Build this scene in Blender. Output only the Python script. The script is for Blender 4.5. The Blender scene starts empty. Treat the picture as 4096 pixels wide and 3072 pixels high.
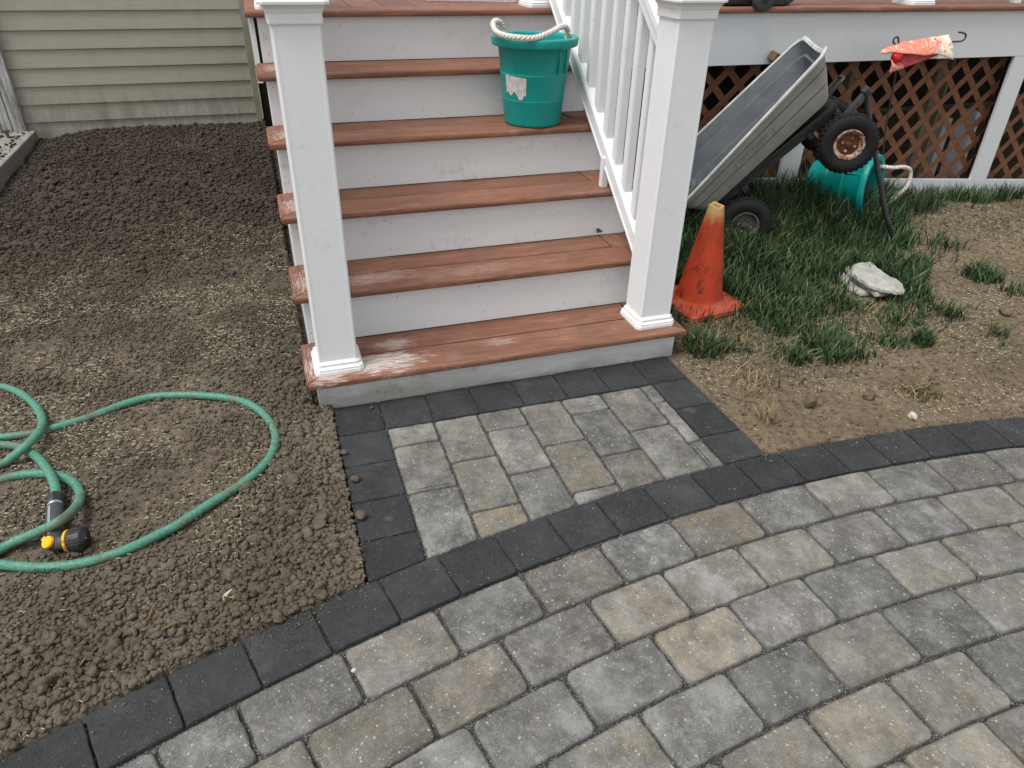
import bpy, bmesh, math, random
import numpy as np
from mathutils import Vector, Matrix
random.seed(7)
rng = np.random.default_rng(11)
S = bpy.context.scene
col = S.collection
R = math.radians
PI = math.pi

# ------------------------------------------------------------------ camera
cam_d = bpy.data.cameras.new('camera')
cam = bpy.data.objects.new('camera', cam_d)
col.objects.link(cam)
M3 = Matrix(((0.94966938, 0.1508643, -0.2745324), (-0.31265213, 0.51078677, -0.80084051), (0.01940928, 0.84636684, 0.5322466)))
cam.matrix_world = Matrix.Translation((-0.00208, -1.96657, 1.30732)) @ M3.to_4x4()
cam_d.sensor_width = 36.0
cam_d.lens = 25.08
cam_d.clip_start = 0.02
cam_d.clip_end = 600
S.camera = cam
S.render.resolution_x, S.render.resolution_y = 1024, 768

# ------------------------------------------------------------------ sky, sun, exposure
SUN_EL, SUN_AZ = R(66), R(252)        # azimuth clockwise from +y
w = bpy.data.worlds.new('World')
S.world = w
w.use_nodes = True
wn = w.node_tree
bg = wn.nodes['Background']
sky = wn.nodes.new('ShaderNodeTexSky')
sky.sky_type = 'NISHITA'
sky.sun_disc = False
sky.sun_elevation = SUN_EL
sky.sun_rotation = SUN_AZ
sky.air_density = 1.0
sky.dust_density = 1.5
sky.ozone_density = 1.0
hs = wn.nodes.new('ShaderNodeHueSaturation')
hs.inputs['Saturation'].default_value = 0.16
wn.links.new(sky.outputs[0], hs.inputs['Color'])
wn.links.new(hs.outputs[0], bg.inputs[0])
bg.inputs[1].default_value = 0.115
sd = bpy.data.lights.new('sun', 'SUN')
sd.energy = 1.5
sd.angle = R(28)
sd.color = (1.0, 0.985, 0.96)
sun = bpy.data.objects.new('sun', sd)
col.objects.link(sun)
dirv = Vector((math.sin(SUN_AZ) * math.cos(SUN_EL), math.cos(SUN_AZ) * math.cos(SUN_EL), math.sin(SUN_EL)))
sun.rotation_euler = dirv.to_track_quat('Z', 'Y').to_euler()
S.render.engine = 'CYCLES'
S.view_settings.view_transform = 'Standard'
S.view_settings.look = 'None'
S.view_settings.gamma = 1.0
S.view_settings.use_curve_mapping = False
S.view_settings.exposure = 0.8


# ------------------------------------------------------------------ material helpers
def srgb(r, g, b):
    f = lambda c: c / 12.92 if c <= 0.04045 else ((c + 0.055) / 1.055) ** 2.4
    return (f(r / 255), f(g / 255), f(b / 255), 1.0)


class NT:
    def __init__(s, name):
        s.m = bpy.data.materials.new(name)
        s.m.use_nodes = True
        s.t = s.m.node_tree
        s.b = s.t.nodes['Principled BSDF']
        s.x = None

    def n(s, typ, **kw):
        nd = s.t.nodes.new('ShaderNode' + typ)
        for k, v in kw.items():
            if k[0] == '_':
                setattr(nd, k[1:], v)
            else:
                inp = nd.inputs[int(k[1:]) if k[0] == 'i' and k[1:].isdigit() else k.replace('__', ' ')]
                if isinstance(v, bpy.types.NodeSocket):
                    s.t.links.new(v, inp)
                else:
                    inp.default_value = v
        return nd

    def coord(s, which='Object'):
        return s.n('TexCoord').outputs[which]

    def mapped(s, scale, co=None, rnd=False, rot=(0, 0, 0)):
        co = co or s.coord()
        if rnd:
            oi = s.n('ObjectInfo')
            mul = s.n('Math', _operation='MULTIPLY', i0=oi.outputs['Random'], i1=37.0)
            cb = s.n('CombineXYZ', X=mul.outputs[0], Y=mul.outputs[0], Z=mul.outputs[0])
            co = s.n('VectorMath', _operation='ADD', i0=co, i1=cb.outputs[0]).outputs[0]
        return s.n('Mapping', Vector=co, Scale=scale, Rotation=rot).outputs[0]

    def noise(s, co, scale, detail=4, rough=0.55, dist=0.0):
        return s.n('TexNoise', Vector=co, Scale=scale, Detail=detail, Roughness=rough, Distortion=dist).outputs[0]

    def vor(s, co, scale, out='Distance', feat='F1', rnd=1.0):
        nd = s.n('TexVoronoi', _feature=feat, Vector=co, Scale=scale, Randomness=rnd)
        return nd.outputs[out]

    def ramp(s, fac, stops, interp='LINEAR'):
        nd = s.n('ValToRGB', Fac=fac)
        cr = nd.color_ramp
        cr.interpolation = interp
        while len(cr.elements) < len(stops):
            cr.elements.new(0.5)
        for e, (p, c) in zip(cr.elements, stops):
            e.position = p
            e.color = c if len(c) == 4 else (*c, 1)
        return nd.outputs[0]

    def step(s, fac, a, b):
        return s.n('MapRange', _clamp=True, Value=fac, From__Min=a, From__Max=b).outputs[0]

    def mix(s, fac, a, b, mode='MIX'):
        nd = s.n('Mix', _data_type='RGBA', _blend_type=mode)
        for sock, v in ((nd.inputs[0], fac), (nd.inputs[6], a), (nd.inputs[7], b)):
            if isinstance(v, bpy.types.NodeSocket):
                s.t.links.new(v, sock)
            else:
                sock.default_value = v
        return nd.outputs[2]

    def math(s, op, a, b=0.0):
        return s.n('Math', _operation=op, i0=a, i1=b).outputs[0]

    def bump(s, h, dist, strength=1.0, normal=None):
        nd = s.n('Bump', Height=h, Distance=dist, Strength=strength)
        if normal is not None:
            s.t.links.new(normal, nd.inputs['Normal'])
        return nd.outputs[0]

    def done(s, color, rough=0.8, normal=None, spec=None, metal=None):
        for k, v in (('Base Color', color), ('Roughness', rough), ('Normal', normal), ('Specular IOR Level', spec), ('Metallic', metal)):
            if v is None:
                continue
            if isinstance(v, bpy.types.NodeSocket):
                s.t.links.new(v, s.b.inputs[k])
            else:
                s.b.inputs[k].default_value = v
        return s.m


MT = {}


def white_vinyl(name, base, dirt, amt, scale=6.0, splash=False):
    t = NT(name)
    co = t.coord()
    a = t.noise(t.mapped((scale, scale, scale * 1.3), co), 1.0, 6, 0.65)
    b = t.noise(t.mapped((55, 55, 34), co), 1.0, 4, 0.65, 0.6)
    d = t.math('MULTIPLY', t.step(a, 0.54, 0.80), t.step(b, 0.46, 0.75))
    d = t.math('MULTIPLY', d, amt)
    c = t.mix(d, base, dirt)
    sp = t.step(t.noise(t.mapped((140, 140, 90), co), 1.0, 2, 0.5), 0.715, 0.76)
    c = t.mix(t.math('MULTIPLY', sp, 0.4 * min(1, amt)), c, srgb(95, 90, 82))
    if splash:
        xyz = t.n('SeparateXYZ', Vector=co).outputs
        m_ = t.step(t.math('SUBTRACT', t.math('ADD', t.math('MULTIPLY', t.noise(t.mapped((9, 9, 22), co), 1.0, 6, 0.7), 0.15), t.math('MULTIPLY', t.step(xyz[0], 0.9, 0.0), 0.045)), xyz[2]), 0.03, 0.09)
        c = t.mix(t.math('MULTIPLY', m_, 0.6), c, srgb(126, 116, 98))
    n = t.bump(t.noise(t.mapped((260, 260, 60), co), 1.0, 2), 0.0004, 0.35)
    return t.done(c, 0.42, n, 0.35)


MT['white'] = white_vinyl('white_vinyl', (0.79, 0.80, 0.80, 1), srgb(140, 137, 128), 0.6)
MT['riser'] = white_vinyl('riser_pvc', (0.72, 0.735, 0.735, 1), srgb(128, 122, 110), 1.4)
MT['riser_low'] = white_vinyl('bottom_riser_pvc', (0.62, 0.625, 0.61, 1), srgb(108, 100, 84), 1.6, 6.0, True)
MT['fascia'] = white_vinyl('fascia_pvc', (0.68, 0.70, 0.715, 1), srgb(150, 148, 142), 0.4)

t = NT('grubby_white_board')
co = t.coord()
a = t.noise(t.mapped((22, 22, 3), co), 1.0, 6, 0.7)
c = t.mix(t.step(a, 0.42, 0.66), (0.52, 0.52, 0.50, 1), srgb(104, 98, 88))
c = t.mix(t.step(t.noise(t.mapped((6, 6, 6), co), 1.0, 5), 0.55, 0.8), c, srgb(80, 78, 70))
MT['old_white'] = t.done(c, 0.75, t.bump(a, 0.003, 0.5))


def tread_mat(name, axis, scuff=None):
    t = NT(name)
    co = t.coord()
    sc = {'x': (5, 150, 60), 'y': (150, 5, 60)}[axis]
    g = t.noise(t.mapped(sc, co), 1.0, 5, 0.65, 0.6)
    sc2 = {'x': (22, 330, 80), 'y': (330, 22, 80)}[axis]
    g2 = t.noise(t.mapped(sc2, co), 1.0, 3, 0.6, 0.8)
    big = t.noise(t.mapped((3.2, 5, 4), co), 1.0, 5, 0.6)
    c = t.ramp(g, [(0.28, srgb(96, 63, 49)), (0.5, srgb(126, 84, 65)), (0.72, srgb(150, 106, 85))])
    c = t.mix(t.math('MULTIPLY', t.step(big, 0.46, 0.72), 0.55), c, srgb(104, 78, 67))
    dust = t.math('MULTIPLY', t.step(t.noise(t.mapped((7, 16, 7), co), 1.0, 6, 0.7), 0.5, 0.75), t.step(g2, 0.42, 0.62))
    c = t.mix(t.math('MULTIPLY', dust, 0.40), c, srgb(188, 172, 160))
    oi = t.n('ObjectInfo')
    val = t.n('MapRange', Value=oi.outputs['Random'], To__Min=0.84, To__Max=1.12).outputs[0]
    c = t.mix(1.0, c, t.n('CombineXYZ', X=val, Y=val, Z=val).outputs[0], 'MULTIPLY')
    dk = t.step(t.noise(t.mapped((30, 34, 30), co), 1.0, 3), 0.66, 0.78)
    c = t.mix(t.math('MULTIPLY', dk, 0.45), c, srgb(80, 52, 42))
    if scuff:
        tot = None
        for (cx, cy, rx, ry, k) in scuff:
            v = t.n('Mapping', _vector_type='TEXTURE', Vector=co, Location=(cx, cy, 0), Scale=(rx, ry, 1000)).outputs[0]
            d = t.n('VectorMath', _operation='LENGTH', i0=v).outputs[1]
            nz = t.noise(t.mapped((16, 30, 12), co), 1.0, 6, 0.75)
            m = t.math('ADD', t.step(d, 1.25, 0.25), t.math('MULTIPLY', t.math('SUBTRACT', nz, 0.5), 1.5))
            m = t.math('ADD', m, t.math('MULTIPLY', t.math('SUBTRACT', g2, 0.5), 2.4))
            m = t.math('MULTIPLY', t.step(m, 0.45, 0.95), k)
            m = t.math('MULTIPLY', t.math('MULTIPLY', m, t.step(d, 1.3, 0.9)), t.step(g2, 0.33, 0.52))
            tot = m if tot is None else t.math('MAXIMUM', tot, m)
        c = t.mix(tot, c, srgb(214, 206, 200))
    h = t.math('ADD', g, t.math('MULTIPLY', g2, 0.6))
    return t.done(c, 0.62, t.bump(h, 0.0018, 0.7), 0.3)


LW = [(0.06, 0.11, 0.07, 0.2, 0.55), (0.06, 0.36, 0.07, 0.14, 0.4), (0.06, 0.6, 0.06, 0.12, 0.4), (0.06, 0.84, 0.06, 0.12, 0.35), (0.06, 1.1, 0.05, 0.12, 0.35)]
MT['tread_x'] = tread_mat('composite_board', 'x', [(0.27, 0.335, 0.20, 0.07, 0.26), (0.6, 0.31, 0.3, 0.06, 0.14)])
MT['tread_x1'] = tread_mat('scuffed_composite_board', 'x', [(0.235, 0.075, 0.20, 0.075, 0.95), (0.30, 0.19, 0.10, 0.05, 0.5), (0.66, 0.10, 0.09, 0.035, 0.28), (0.07, 0.03, 0.07, 0.05, 0.6)])
MT['tread_y'] = tread_mat('composite_board_end', 'y', LW)
MT['deck_y'] = tread_mat('deck_board', 'y')


def paver_mat(name, black):
    t = NT(name)
    co = t.coord()
    oi = t.n('ObjectInfo')
    sep = t.n('SeparateColor', Color=oi.outputs['Color'])
    tan_a, dark_a, lite_a = sep.outputs[0], sep.outputs[1], sep.outputs[2]
    q = t.mapped((1, 1, 1), co, rnd=True)
    streak = t.noise(t.mapped((22, 7, 7), q), 1.0, 6, 0.62, 0.5)
    blot = t.noise(q, 11.0, 5, 0.6)
    blot2 = t.noise(t.mapped((1, 1, 1), t.mapped((1, 1, 1), q, rot=(0, 0, 1.3))), 17.0, 5, 0.65)
    fine = t.noise(q, 320.0, 3, 0.7)
    fine2 = t.noise(q, 130.0, 4, 0.7)
    if black:
        c = t.ramp(blot, [(0.3, (0.020, 0.0215, 0.0225)), (0.55, (0.031, 0.033, 0.0345)), (0.8, (0.052, 0.053, 0.052))])
        c = t.mix(t.math('MULTIPLY', t.step(blot2, 0.52, 0.8), 0.5), c, (0.085, 0.078, 0.068, 1))
        c = t.mix(t.math('MULTIPLY', tan_a, t.math('MULTIPLY', t.step(t.noise(q, 16.0, 6, 0.75), 0.56, 0.72), t.step(t.n('SeparateXYZ', Vector=co).outputs[0], 0.05, -0.03))), c, srgb(142, 122, 92))
    else:
        c = t.ramp(blot, [(0.30, (0.062, 0.061, 0.056)), (0.5, (0.132, 0.130, 0.119)), (0.68, (0.245, 0.241, 0.224))])
        dk = t.math('MULTIPLY', t.step(streak, 0.44, 0.66), dark_a)
        c = t.mix(t.math('MULTIPLY', dk, 0.85), c, (0.062, 0.061, 0.060, 1))
        tn = t.math('MULTIPLY', t.step(t.math('ADD', t.math('MULTIPLY', blot2, 0.5), t.math('MULTIPLY', streak, 0.5)), 0.40, 0.60), tan_a)
        c = t.mix(t.math('MULTIPLY', tn, 0.9), c, (0.215, 0.168, 0.100, 1))
        lt = t.math('MULTIPLY', t.step(blot2, 0.50, 0.7), lite_a)
        lt = t.math('MULTIPLY', lt, t.step(fine2, 0.35, 0.62))
        c = t.mix(t.math('MULTIPLY', lt, 0.85), c, (0.40, 0.395, 0.38, 1))
    val = t.n('MapRange', Value=oi.outputs['Random'], To__Min=0.74, To__Max=1.30).outputs[0]
    c = t.mix(1.0, c, t.n('CombineXYZ', X=val, Y=val, Z=val).outputs[0], 'MULTIPLY')
    mid = t.noise(q, 60.0, 4, 0.7)
    c = t.mix(t.math('MULTIPLY', t.step(mid, 0.52, 0.72), 0.40), c, (0.34, 0.33, 0.305, 1) if not black else (0.07, 0.068, 0.062, 1))
    c = t.mix(t.math('MULTIPLY', t.step(mid, 0.46, 0.30), 0.40), c, (0.055, 0.054, 0.052, 1) if not black else (0.018, 0.019, 0.02, 1))
    c = t.mix(t.math('MULTIPLY', t.step(fine, 0.42, 0.7), 0.42), c, (0.235, 0.228, 0.212, 1) if not black else (0.075, 0.078, 0.08, 1))
    c = t.mix(t.math('MULTIPLY', t.step(fine, 0.48, 0.28), 0.5), c, (0.06, 0.06, 0.06, 1) if not black else (0.014, 0.015, 0.017, 1))
    v = t.n('TexVoronoi', Vector=q, Scale=75.0)
    sel = t.step(t.n('SeparateColor', Color=v.outputs['Color']).outputs[0], 0.72, 0.76)
    sp = t.math('MULTIPLY', t.step(v.outputs['Distance'], 0.24, 0.12), sel)
    c = t.mix(t.math('MULTIPLY', sp, 0.6 if not black else 0.0), c, (0.52, 0.505, 0.47, 1))
    v2 = t.n('TexVoronoi', Vector=q, Scale=230.0)
    sel2 = t.step(t.n('SeparateColor', Color=v2.outputs['Color']).outputs[1], 0.955 if black else 0.86, 0.975 if black else 0.90)
    sp2 = t.math('MULTIPLY', t.step(v2.outputs['Distance'], 0.26 if black else 0.32, 0.14 if black else 0.2), sel2)
    c = t.mix(t.math('MULTIPLY', sp2, 0.6), c, (0.56, 0.55, 0.53, 1))
    h = t.math('ADD', t.math('MULTIPLY', fine, 0.35), t.math('ADD', fine2, t.math('MULTIPLY', blot2, 1.5)))
    return t.done(c, 0.86, t.bump(h, 0.0042, 0.85), 0.25)


MT['paver'] = paver_mat('grey_concrete_paver', False)
MT['black_paver'] = paver_mat('charcoal_concrete_paver', True)

t = NT('polymeric_joint_sand')
v = t.n('TexVoronoi', Vector=t.coord(), Scale=520.0)
g = t.n('SeparateColor', Color=v.outputs['Color']).outputs[0]
c = t.ramp(g, [(0.0, (0.012, 0.012, 0.0115)), (0.6, (0.042, 0.041, 0.038)), (0.85, (0.10, 0.096, 0.088)), (1.0, (0.36, 0.35, 0.33))])
MT['sand'] = t.done(c, 0.9, t.bump(v.outputs['Distance'], 0.002, 0.8))


def soil_mat(name, c0, c1, c2, fs, shade_tint=False):
    t = NT(name)
    co = t.coord()
    a = t.noise(co, 3.0, 6, 0.6)
    b = t.noise(co, 45.0, 5, 0.65)
    f = t.noise(co, fs, 4, 0.7)
    c = t.ramp(t.math('ADD', t.math('MULTIPLY', a, 0.45), t.math('MULTIPLY', b, 0.55)), [(0.32, c0), (0.5, c1), (0.68, c2)])
    c = t.mix(t.math('MULTIPLY', t.step(f, 0.45, 0.72), 0.35), c, tuple(min(1, x * 1.5) for x in c2[:3]) + (1,))
    c = t.mix(t.math('MULTIPLY', t.step(f, 0.46, 0.28), 0.4), c, tuple(x * 0.45 for x in c0[:3]) + (1,))
    if shade_tint:      # shade towards the house and beside the stairs painted into the soil colour
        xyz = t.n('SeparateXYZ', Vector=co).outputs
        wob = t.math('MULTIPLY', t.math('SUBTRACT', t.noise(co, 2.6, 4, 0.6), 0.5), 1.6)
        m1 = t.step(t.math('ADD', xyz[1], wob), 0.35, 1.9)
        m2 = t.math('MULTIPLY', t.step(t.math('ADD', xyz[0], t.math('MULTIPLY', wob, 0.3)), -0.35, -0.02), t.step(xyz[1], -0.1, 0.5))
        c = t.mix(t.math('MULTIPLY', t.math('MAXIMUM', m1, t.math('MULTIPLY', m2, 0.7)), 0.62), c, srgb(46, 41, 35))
    return t.done(c, 0.95, t.bump(t.math('ADD', f, b), 0.004, 0.8), 0.1)


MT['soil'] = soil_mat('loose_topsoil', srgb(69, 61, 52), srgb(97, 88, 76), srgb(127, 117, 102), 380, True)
MT['yard'] = soil_mat('bare_yard_soil', srgb(74, 65, 52), srgb(103, 91, 74), srgb(134, 120, 99), 300)


def simple(name, colr, rough=0.6, var=0.15, scale=30, spec=0.4, bumpd=0.0, metal=None, col2=None, lo=0.4, hi=0.7):
    t = NT(name)
    co = t.coord()
    a = t.noise(co, scale, 5, 0.65)
    c2 = col2 or tuple(x * (1 - var * 2) for x in colr[:3]) + (1,)
    c = t.mix(t.step(a, lo, hi), colr, c2)
    return t.done(c, rough, t.bump(a, bumpd, 0.6) if bumpd else None, spec, metal)


MT['siding'] = None
t = NT('vinyl_siding')
co = t.coord()
gr = t.noise(t.mapped((4, 4, 160), co), 1.0, 4, 0.6)
st = t.noise(t.mapped((14, 14, 3), co), 1.0, 6, 0.7)
z = t.n('SeparateXYZ', Vector=co).outputs[2]
c = t.mix(t.step(gr, 0.3, 0.7), srgb(154, 150, 135), srgb(165, 161, 146))
low = t.math('MULTIPLY', t.step(z, 0.42, 0.08), t.step(st, 0.38, 0.66))
c = t.mix(t.math('MULTIPLY', low, 0.75), c, srgb(92, 86, 70))
c = t.mix(t.math('MULTIPLY', t.step(st, 0.5, 0.8), 0.35), c, srgb(128, 122, 106))
MT['siding'] = t.done(c, 0.55, t.bump(gr, 0.0006, 0.6), 0.3)
MT['siding_trim'] = simple('siding_trim', srgb(150, 146, 128), 0.6, 0.12, 12)
MT['concrete'] = simple('weathered_concrete', srgb(150, 148, 142), 0.9, 0.2, 40, 0.2, 0.002, None, srgb(110, 106, 98))
MT['shade_tint'] = simple('shade_dark_masonry', (0.035, 0.032, 0.028, 1), 0.95, 0.2, 12, 0.1)  # concrete coloured near black to stand for the shade under the deck
MT['lattice'] = simple('brown_lattice', srgb(124, 84, 60), 0.6, 0.15, 25, 0.3, 0.0, None, srgb(100, 66, 47))
MT['wood'] = simple('grey_pale_wood', srgb(168, 152, 128), 0.8, 0.15, 30)
MT['dark_wood'] = simple('under_deck_timber', srgb(96, 78, 58), 0.85, 0.15, 20)
MT['teal'] = None
t = NT('teal_plastic')
co = t.coord()
a = t.noise(t.mapped((10, 10, 4), co), 1.0, 5, 0.65)
c = t.mix(t.step(a, 0.4, 0.75), srgb(1, 152, 143), srgb(1, 136, 129))
c = t.mix(t.math('MULTIPLY', t.step(t.noise(co, 60, 4, 0.7), 0.6, 0.75), 0.25), c, srgb(96, 178, 164))
MT['teal'] = t.done(c, 0.38, None, 0.45)
MT['label'] = simple('torn_paper_label', srgb(206, 204, 198), 0.85, 0.1, 60, 0.2, 0.0, None, srgb(150, 146, 140), 0.45, 0.75)
MT['rope'] = simple('white_nylon_rope', srgb(214, 208, 198), 0.75, 0.1, 90, 0.3, 0.001, None, srgb(165, 156, 142), 0.5, 0.8)
t = NT('orange_cone_rubber')
co = t.coord()
a = t.noise(t.mapped((9, 9, 6), co), 1.0, 6, 0.7)
b = t.noise(t.mapped((30, 30, 14), co), 1.0, 4, 0.7)
z = t.n('SeparateXYZ', Vector=co).outputs[2]
c = t.mix(t.step(a, 0.45, 0.72), srgb(190, 66, 34), srgb(140, 50, 29))
c = t.mix(t.math('MULTIPLY', t.step(a, 0.56, 0.46), t.math('MULTIPLY', t.step(b, 0.54, 0.68), 0.85)), c, srgb(52, 34, 28))
c = t.mix(t.math('MULTIPLY', t.step(z, 0.05, 0.015), t.math('MULTIPLY', t.step(b, 0.42, 0.6), 0.45)), c, srgb(205, 170, 150))
worn = t.math('MULTIPLY', t.step(z, 0.32, 0.41), t.step(t.math('ADD', b, t.step(z, 0.30, 0.44)), 0.85, 1.25))
c = t.mix(worn, c, srgb(196, 160, 108))
MT['cone'] = t.done(c, 0.62, t.bump(b, 0.001, 0.4), 0.35)
MT['tub_in'] = simple('grey_poly_inside', srgb(104, 108, 112), 0.55, 0.1, 14, 0.35, 0, None, srgb(88, 92, 97))
MT['tub'] = simple('weathered_grey_poly', srgb(158, 157, 152), 0.75, 0.15, 10, 0.25, 0.0005, None, srgb(134, 131, 124), 0.35, 0.75)
MT['tub_rim'] = simple('bleached_poly_rim', srgb(196, 198, 196), 0.6, 0.12, 26, 0.3, 0, None, srgb(160, 162, 160))
MT['tyre'] = simple('black_tyre_rubber', (0.010, 0.010, 0.0105, 1), 0.8, 0.1, 50, 0.25, 0.001, None, (0.018, 0.018, 0.017, 1))
MT['rim'] = simple('rusty_cream_rim', srgb(178, 168, 146), 0.65, 0.1, 55, 0.4, 0.0005, None, srgb(112, 58, 34), 0.42, 0.56)
MT['dusty'] = simple('dusty_grey_rim', srgb(92, 92, 88), 0.8, 0.1, 50, 0.3, 0, None, srgb(52, 52, 50))
MT['rust'] = simple('rusty_steel', srgb(104, 54, 32), 0.75, 0.1, 60, 0.4, 0.0008, None, srgb(58, 34, 24), 0.4, 0.65)
MT['blacksteel'] = simple('black_painted_steel', (0.022, 0.023, 0.025, 1), 0.45, 0.1, 40, 0.5, 0, None, (0.05, 0.05, 0.052, 1))
MT['bluesteel'] = simple('slate_painted_steel', srgb(66, 74, 80), 0.5, 0.1, 40, 0.5, 0, None, srgb(44, 50, 56))
MT['black'] = simple('black_plastic', (0.014, 0.014, 0.015, 1), 0.42, 0.1, 60, 0.45, 0, None, (0.03, 0.03, 0.03, 1))
MT['greyplastic'] = simple('dark_grey_rubber', (0.06, 0.062, 0.066, 1), 0.55, 0.1, 60, 0.4)
MT['lightgrey'] = simple('light_grey_inlay', srgb(140, 142, 150), 0.5, 0.1, 60, 0.4)
MT['metal'] = simple('zinc_collar', srgb(190, 192, 194), 0.3, 0.1, 60, 0.5, 0, 0.9)
MT['yellow'] = simple('yellow_plastic', srgb(240, 176, 24), 0.42, 0.08, 60, 0.4)
t = NT('green_vinyl_hose')
co = t.coord()
a = t.noise(co, 9.0, 5, 0.65)
b = t.noise(co, 150.0, 3, 0.6)
c = t.mix(t.step(b, 0.35, 0.7), srgb(64, 118, 98), srgb(96, 146, 126))
c = t.mix(t.math('MULTIPLY', t.step(a, 0.50, 0.62), 0.85), c, srgb(98, 96, 76))
c = t.mix(t.math('MULTIPLY', t.step(t.noise(co, 40, 5, 0.7), 0.62, 0.7), 0.6), c, srgb(52, 70, 60))
MT['hose'] = t.done(c, 0.5, t.bump(b, 0.0004, 0.4), 0.35)
MT['print'] = simple('dark_print', srgb(30, 62, 50), 0.7, 0.1)
MT['stone'] = simple('pale_flagstone', srgb(176, 174, 166), 0.9, 0.15, 26, 0.2, 0.003, None, srgb(142, 139, 128), 0.4, 0.7)
MT['pebble'] = simple('pale_pebble', srgb(190, 182, 164), 0.85, 0.1, 80)
MT['seed'] = simple('straw_seed', srgb(186, 178, 152), 0.8, 0.1, 200, 0.2, 0, None, srgb(146, 134, 104))
MT['twig'] = simple('dry_twig', srgb(120, 98, 70), 0.9, 0.1, 120)
MT['leaf'] = simple('brown_leaf', srgb(92, 62, 42), 0.8, 0.1, 120)
MT['petal'] = simple('yellow_petal', srgb(214, 206, 96), 0.7, 0.1, 200)
MT['straw'] = simple('dry_grass_straw', srgb(176, 152, 104), 0.85, 0.1, 200)


def grass_mat():
    t = NT('grass_blade')
    at = t.n('Attribute', _attribute_name='tint')
    c = t.ramp(at.outputs['Fac'], [(0.0, srgb(30, 48, 26)), (0.45, srgb(52, 76, 42)), (0.75, srgb(78, 100, 64)), (0.93, srgb(112, 130, 92)), (1.0, srgb(136, 121, 86))])
    m = t.done(c, 0.55, None, 0.3)
    return m


MT['grass'] = grass_mat()
t = NT('flower_print_cloth')
co = t.coord()
a = t.noise(t.mapped((14, 8, 30), co), 1.0, 4, 0.6, 1.5)
b = t.noise(t.mapped((40, 10, 26), co), 1.0, 3, 0.6, 2.0)
x = t.n('SeparateXYZ', Vector=co).outputs[0]
c = t.ramp(a, [(0.3, srgb(206, 108, 96)), (0.45, srgb(214, 142, 120)), (0.58, srgb(210, 122, 98)), (0.72, srgb(200, 70, 100))])
c = t.mix(t.step(b, 0.57, 0.64), c, srgb(236, 216, 198))
c = t.mix(t.math('MULTIPLY', t.step(x, 0.06, 0.2), t.step(a, 0.66, 0.5)), c, srgb(236, 236, 214))
MT['flag'] = t.done(c, 0.6, None, 0.3)
t = NT('flower_print_cloth_reverse')
co = t.coord()
a = t.noise(t.mapped((12, 8, 20), co), 1.0, 4, 0.6, 1.0)
c = t.ramp(a, [(0.35, srgb(196, 66, 84)), (0.55, srgb(214, 100, 92)), (0.7, srgb(226, 140, 96))])
MT['flag2'] = t.done(c, 0.6, None, 0.3)
MT['red'] = simple('red_glossy', srgb(196, 26, 30), 0.35, 0.1, 40, 0.5, 0, None, srgb(214, 90, 84), 0.58, 0.7)


# ------------------------------------------------------------------ object helpers
def obj(name, verts, faces, mat, parent=None, smooth=False, loc=None):
    me = bpy.data.meshes.new(name)
    me.from_pydata([tuple(v) for v in verts], [], [tuple(f) for f in faces])
    me.update()
    return link(name, me, mat, parent, smooth, loc)


def link(name, me, mat, parent=None, smooth=False, loc=None):
    if mat:
        me.materials.append(MT[mat] if isinstance(mat, str) else mat)
    if smooth:
        me.polygons.foreach_set('use_smooth', [True] * len(me.polygons))
    o = bpy.data.objects.new(name, me)
    col.objects.link(o)
    if parent:
        o.parent = parent
    if loc is not None:
        o.location = loc
    return o


def tag(o, label, cat=None, group=None, kind=None):
    if label:
        o['label'] = label
    if cat:
        o['category'] = cat
    if group:
        o['group'] = group
    if kind:
        o['kind'] = kind
    return o


def empty(name, loc=(0, 0, 0), rotz=0.0):
    o = bpy.data.objects.new(name, None)
    o.empty_display_size = 0.05
    col.objects.link(o)
    o.location = loc
    o.rotation_euler = (0, 0, rotz)
    return o


def bm_obj(name, bm, mat, parent=None, smooth=False, loc=None):
    me = bpy.data.meshes.new(name)
    bm.normal_update()
    bm.to_mesh(me)
    bm.free()
    return link(name, me, mat, parent, smooth, loc)


def add_box(bm, x0, x1, y0, y1, z0, z1, bev=0.0, seg=2, mtx=None):
    b = bmesh.new()
    bmesh.ops.create_cube(b, size=1.0)
    for v in b.verts:
        v.co = Vector(((x0 + x1) / 2 + v.co.x * (x1 - x0), (y0 + y1) / 2 + v.co.y * (y1 - y0), (z0 + z1) / 2 + v.co.z * (z1 - z0)))
    if bev:
        bmesh.ops.bevel(b, geom=list(b.edges), offset=bev, segments=seg, affect='EDGES', profile=0.5)
    if mtx:
        bmesh.ops.transform(b, matrix=mtx, verts=b.verts)
    merge(bm, b)


def merge(bm, b):
    me = bpy.data.meshes.new('tmp')
    b.to_mesh(me)
    b.free()
    bm.from_mesh(me)
    bpy.data.meshes.remove(me)


def box(name, x0, x1, y0, y1, z0, z1, mat, parent=None, bev=0.003, seg=2):
    bm = bmesh.new()
    add_box(bm, x0, x1, y0, y1, z0, z1, bev, seg)
    return bm_obj(name, bm, mat, parent)


def rings_mesh(rings, closed=True, cap0=True, cap1=True):
    n = len(rings[0])
    V, Fc = [], []
    for r_ in rings:
        V += [tuple(p) for p in r_]
    for i in range(len(rings) - 1):
        for j in range(n if closed else n - 1):
            k = (j + 1) % n
            Fc.append((i * n + j, i * n + k, (i + 1) * n + k, (i + 1) * n + j))
    if cap0:
        Fc.append(tuple(range(n - 1, -1, -1)))
    if cap1:
        b = (len(rings) - 1) * n
        Fc.append(tuple(b + j for j in range(n)))
    return V, Fc


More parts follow.
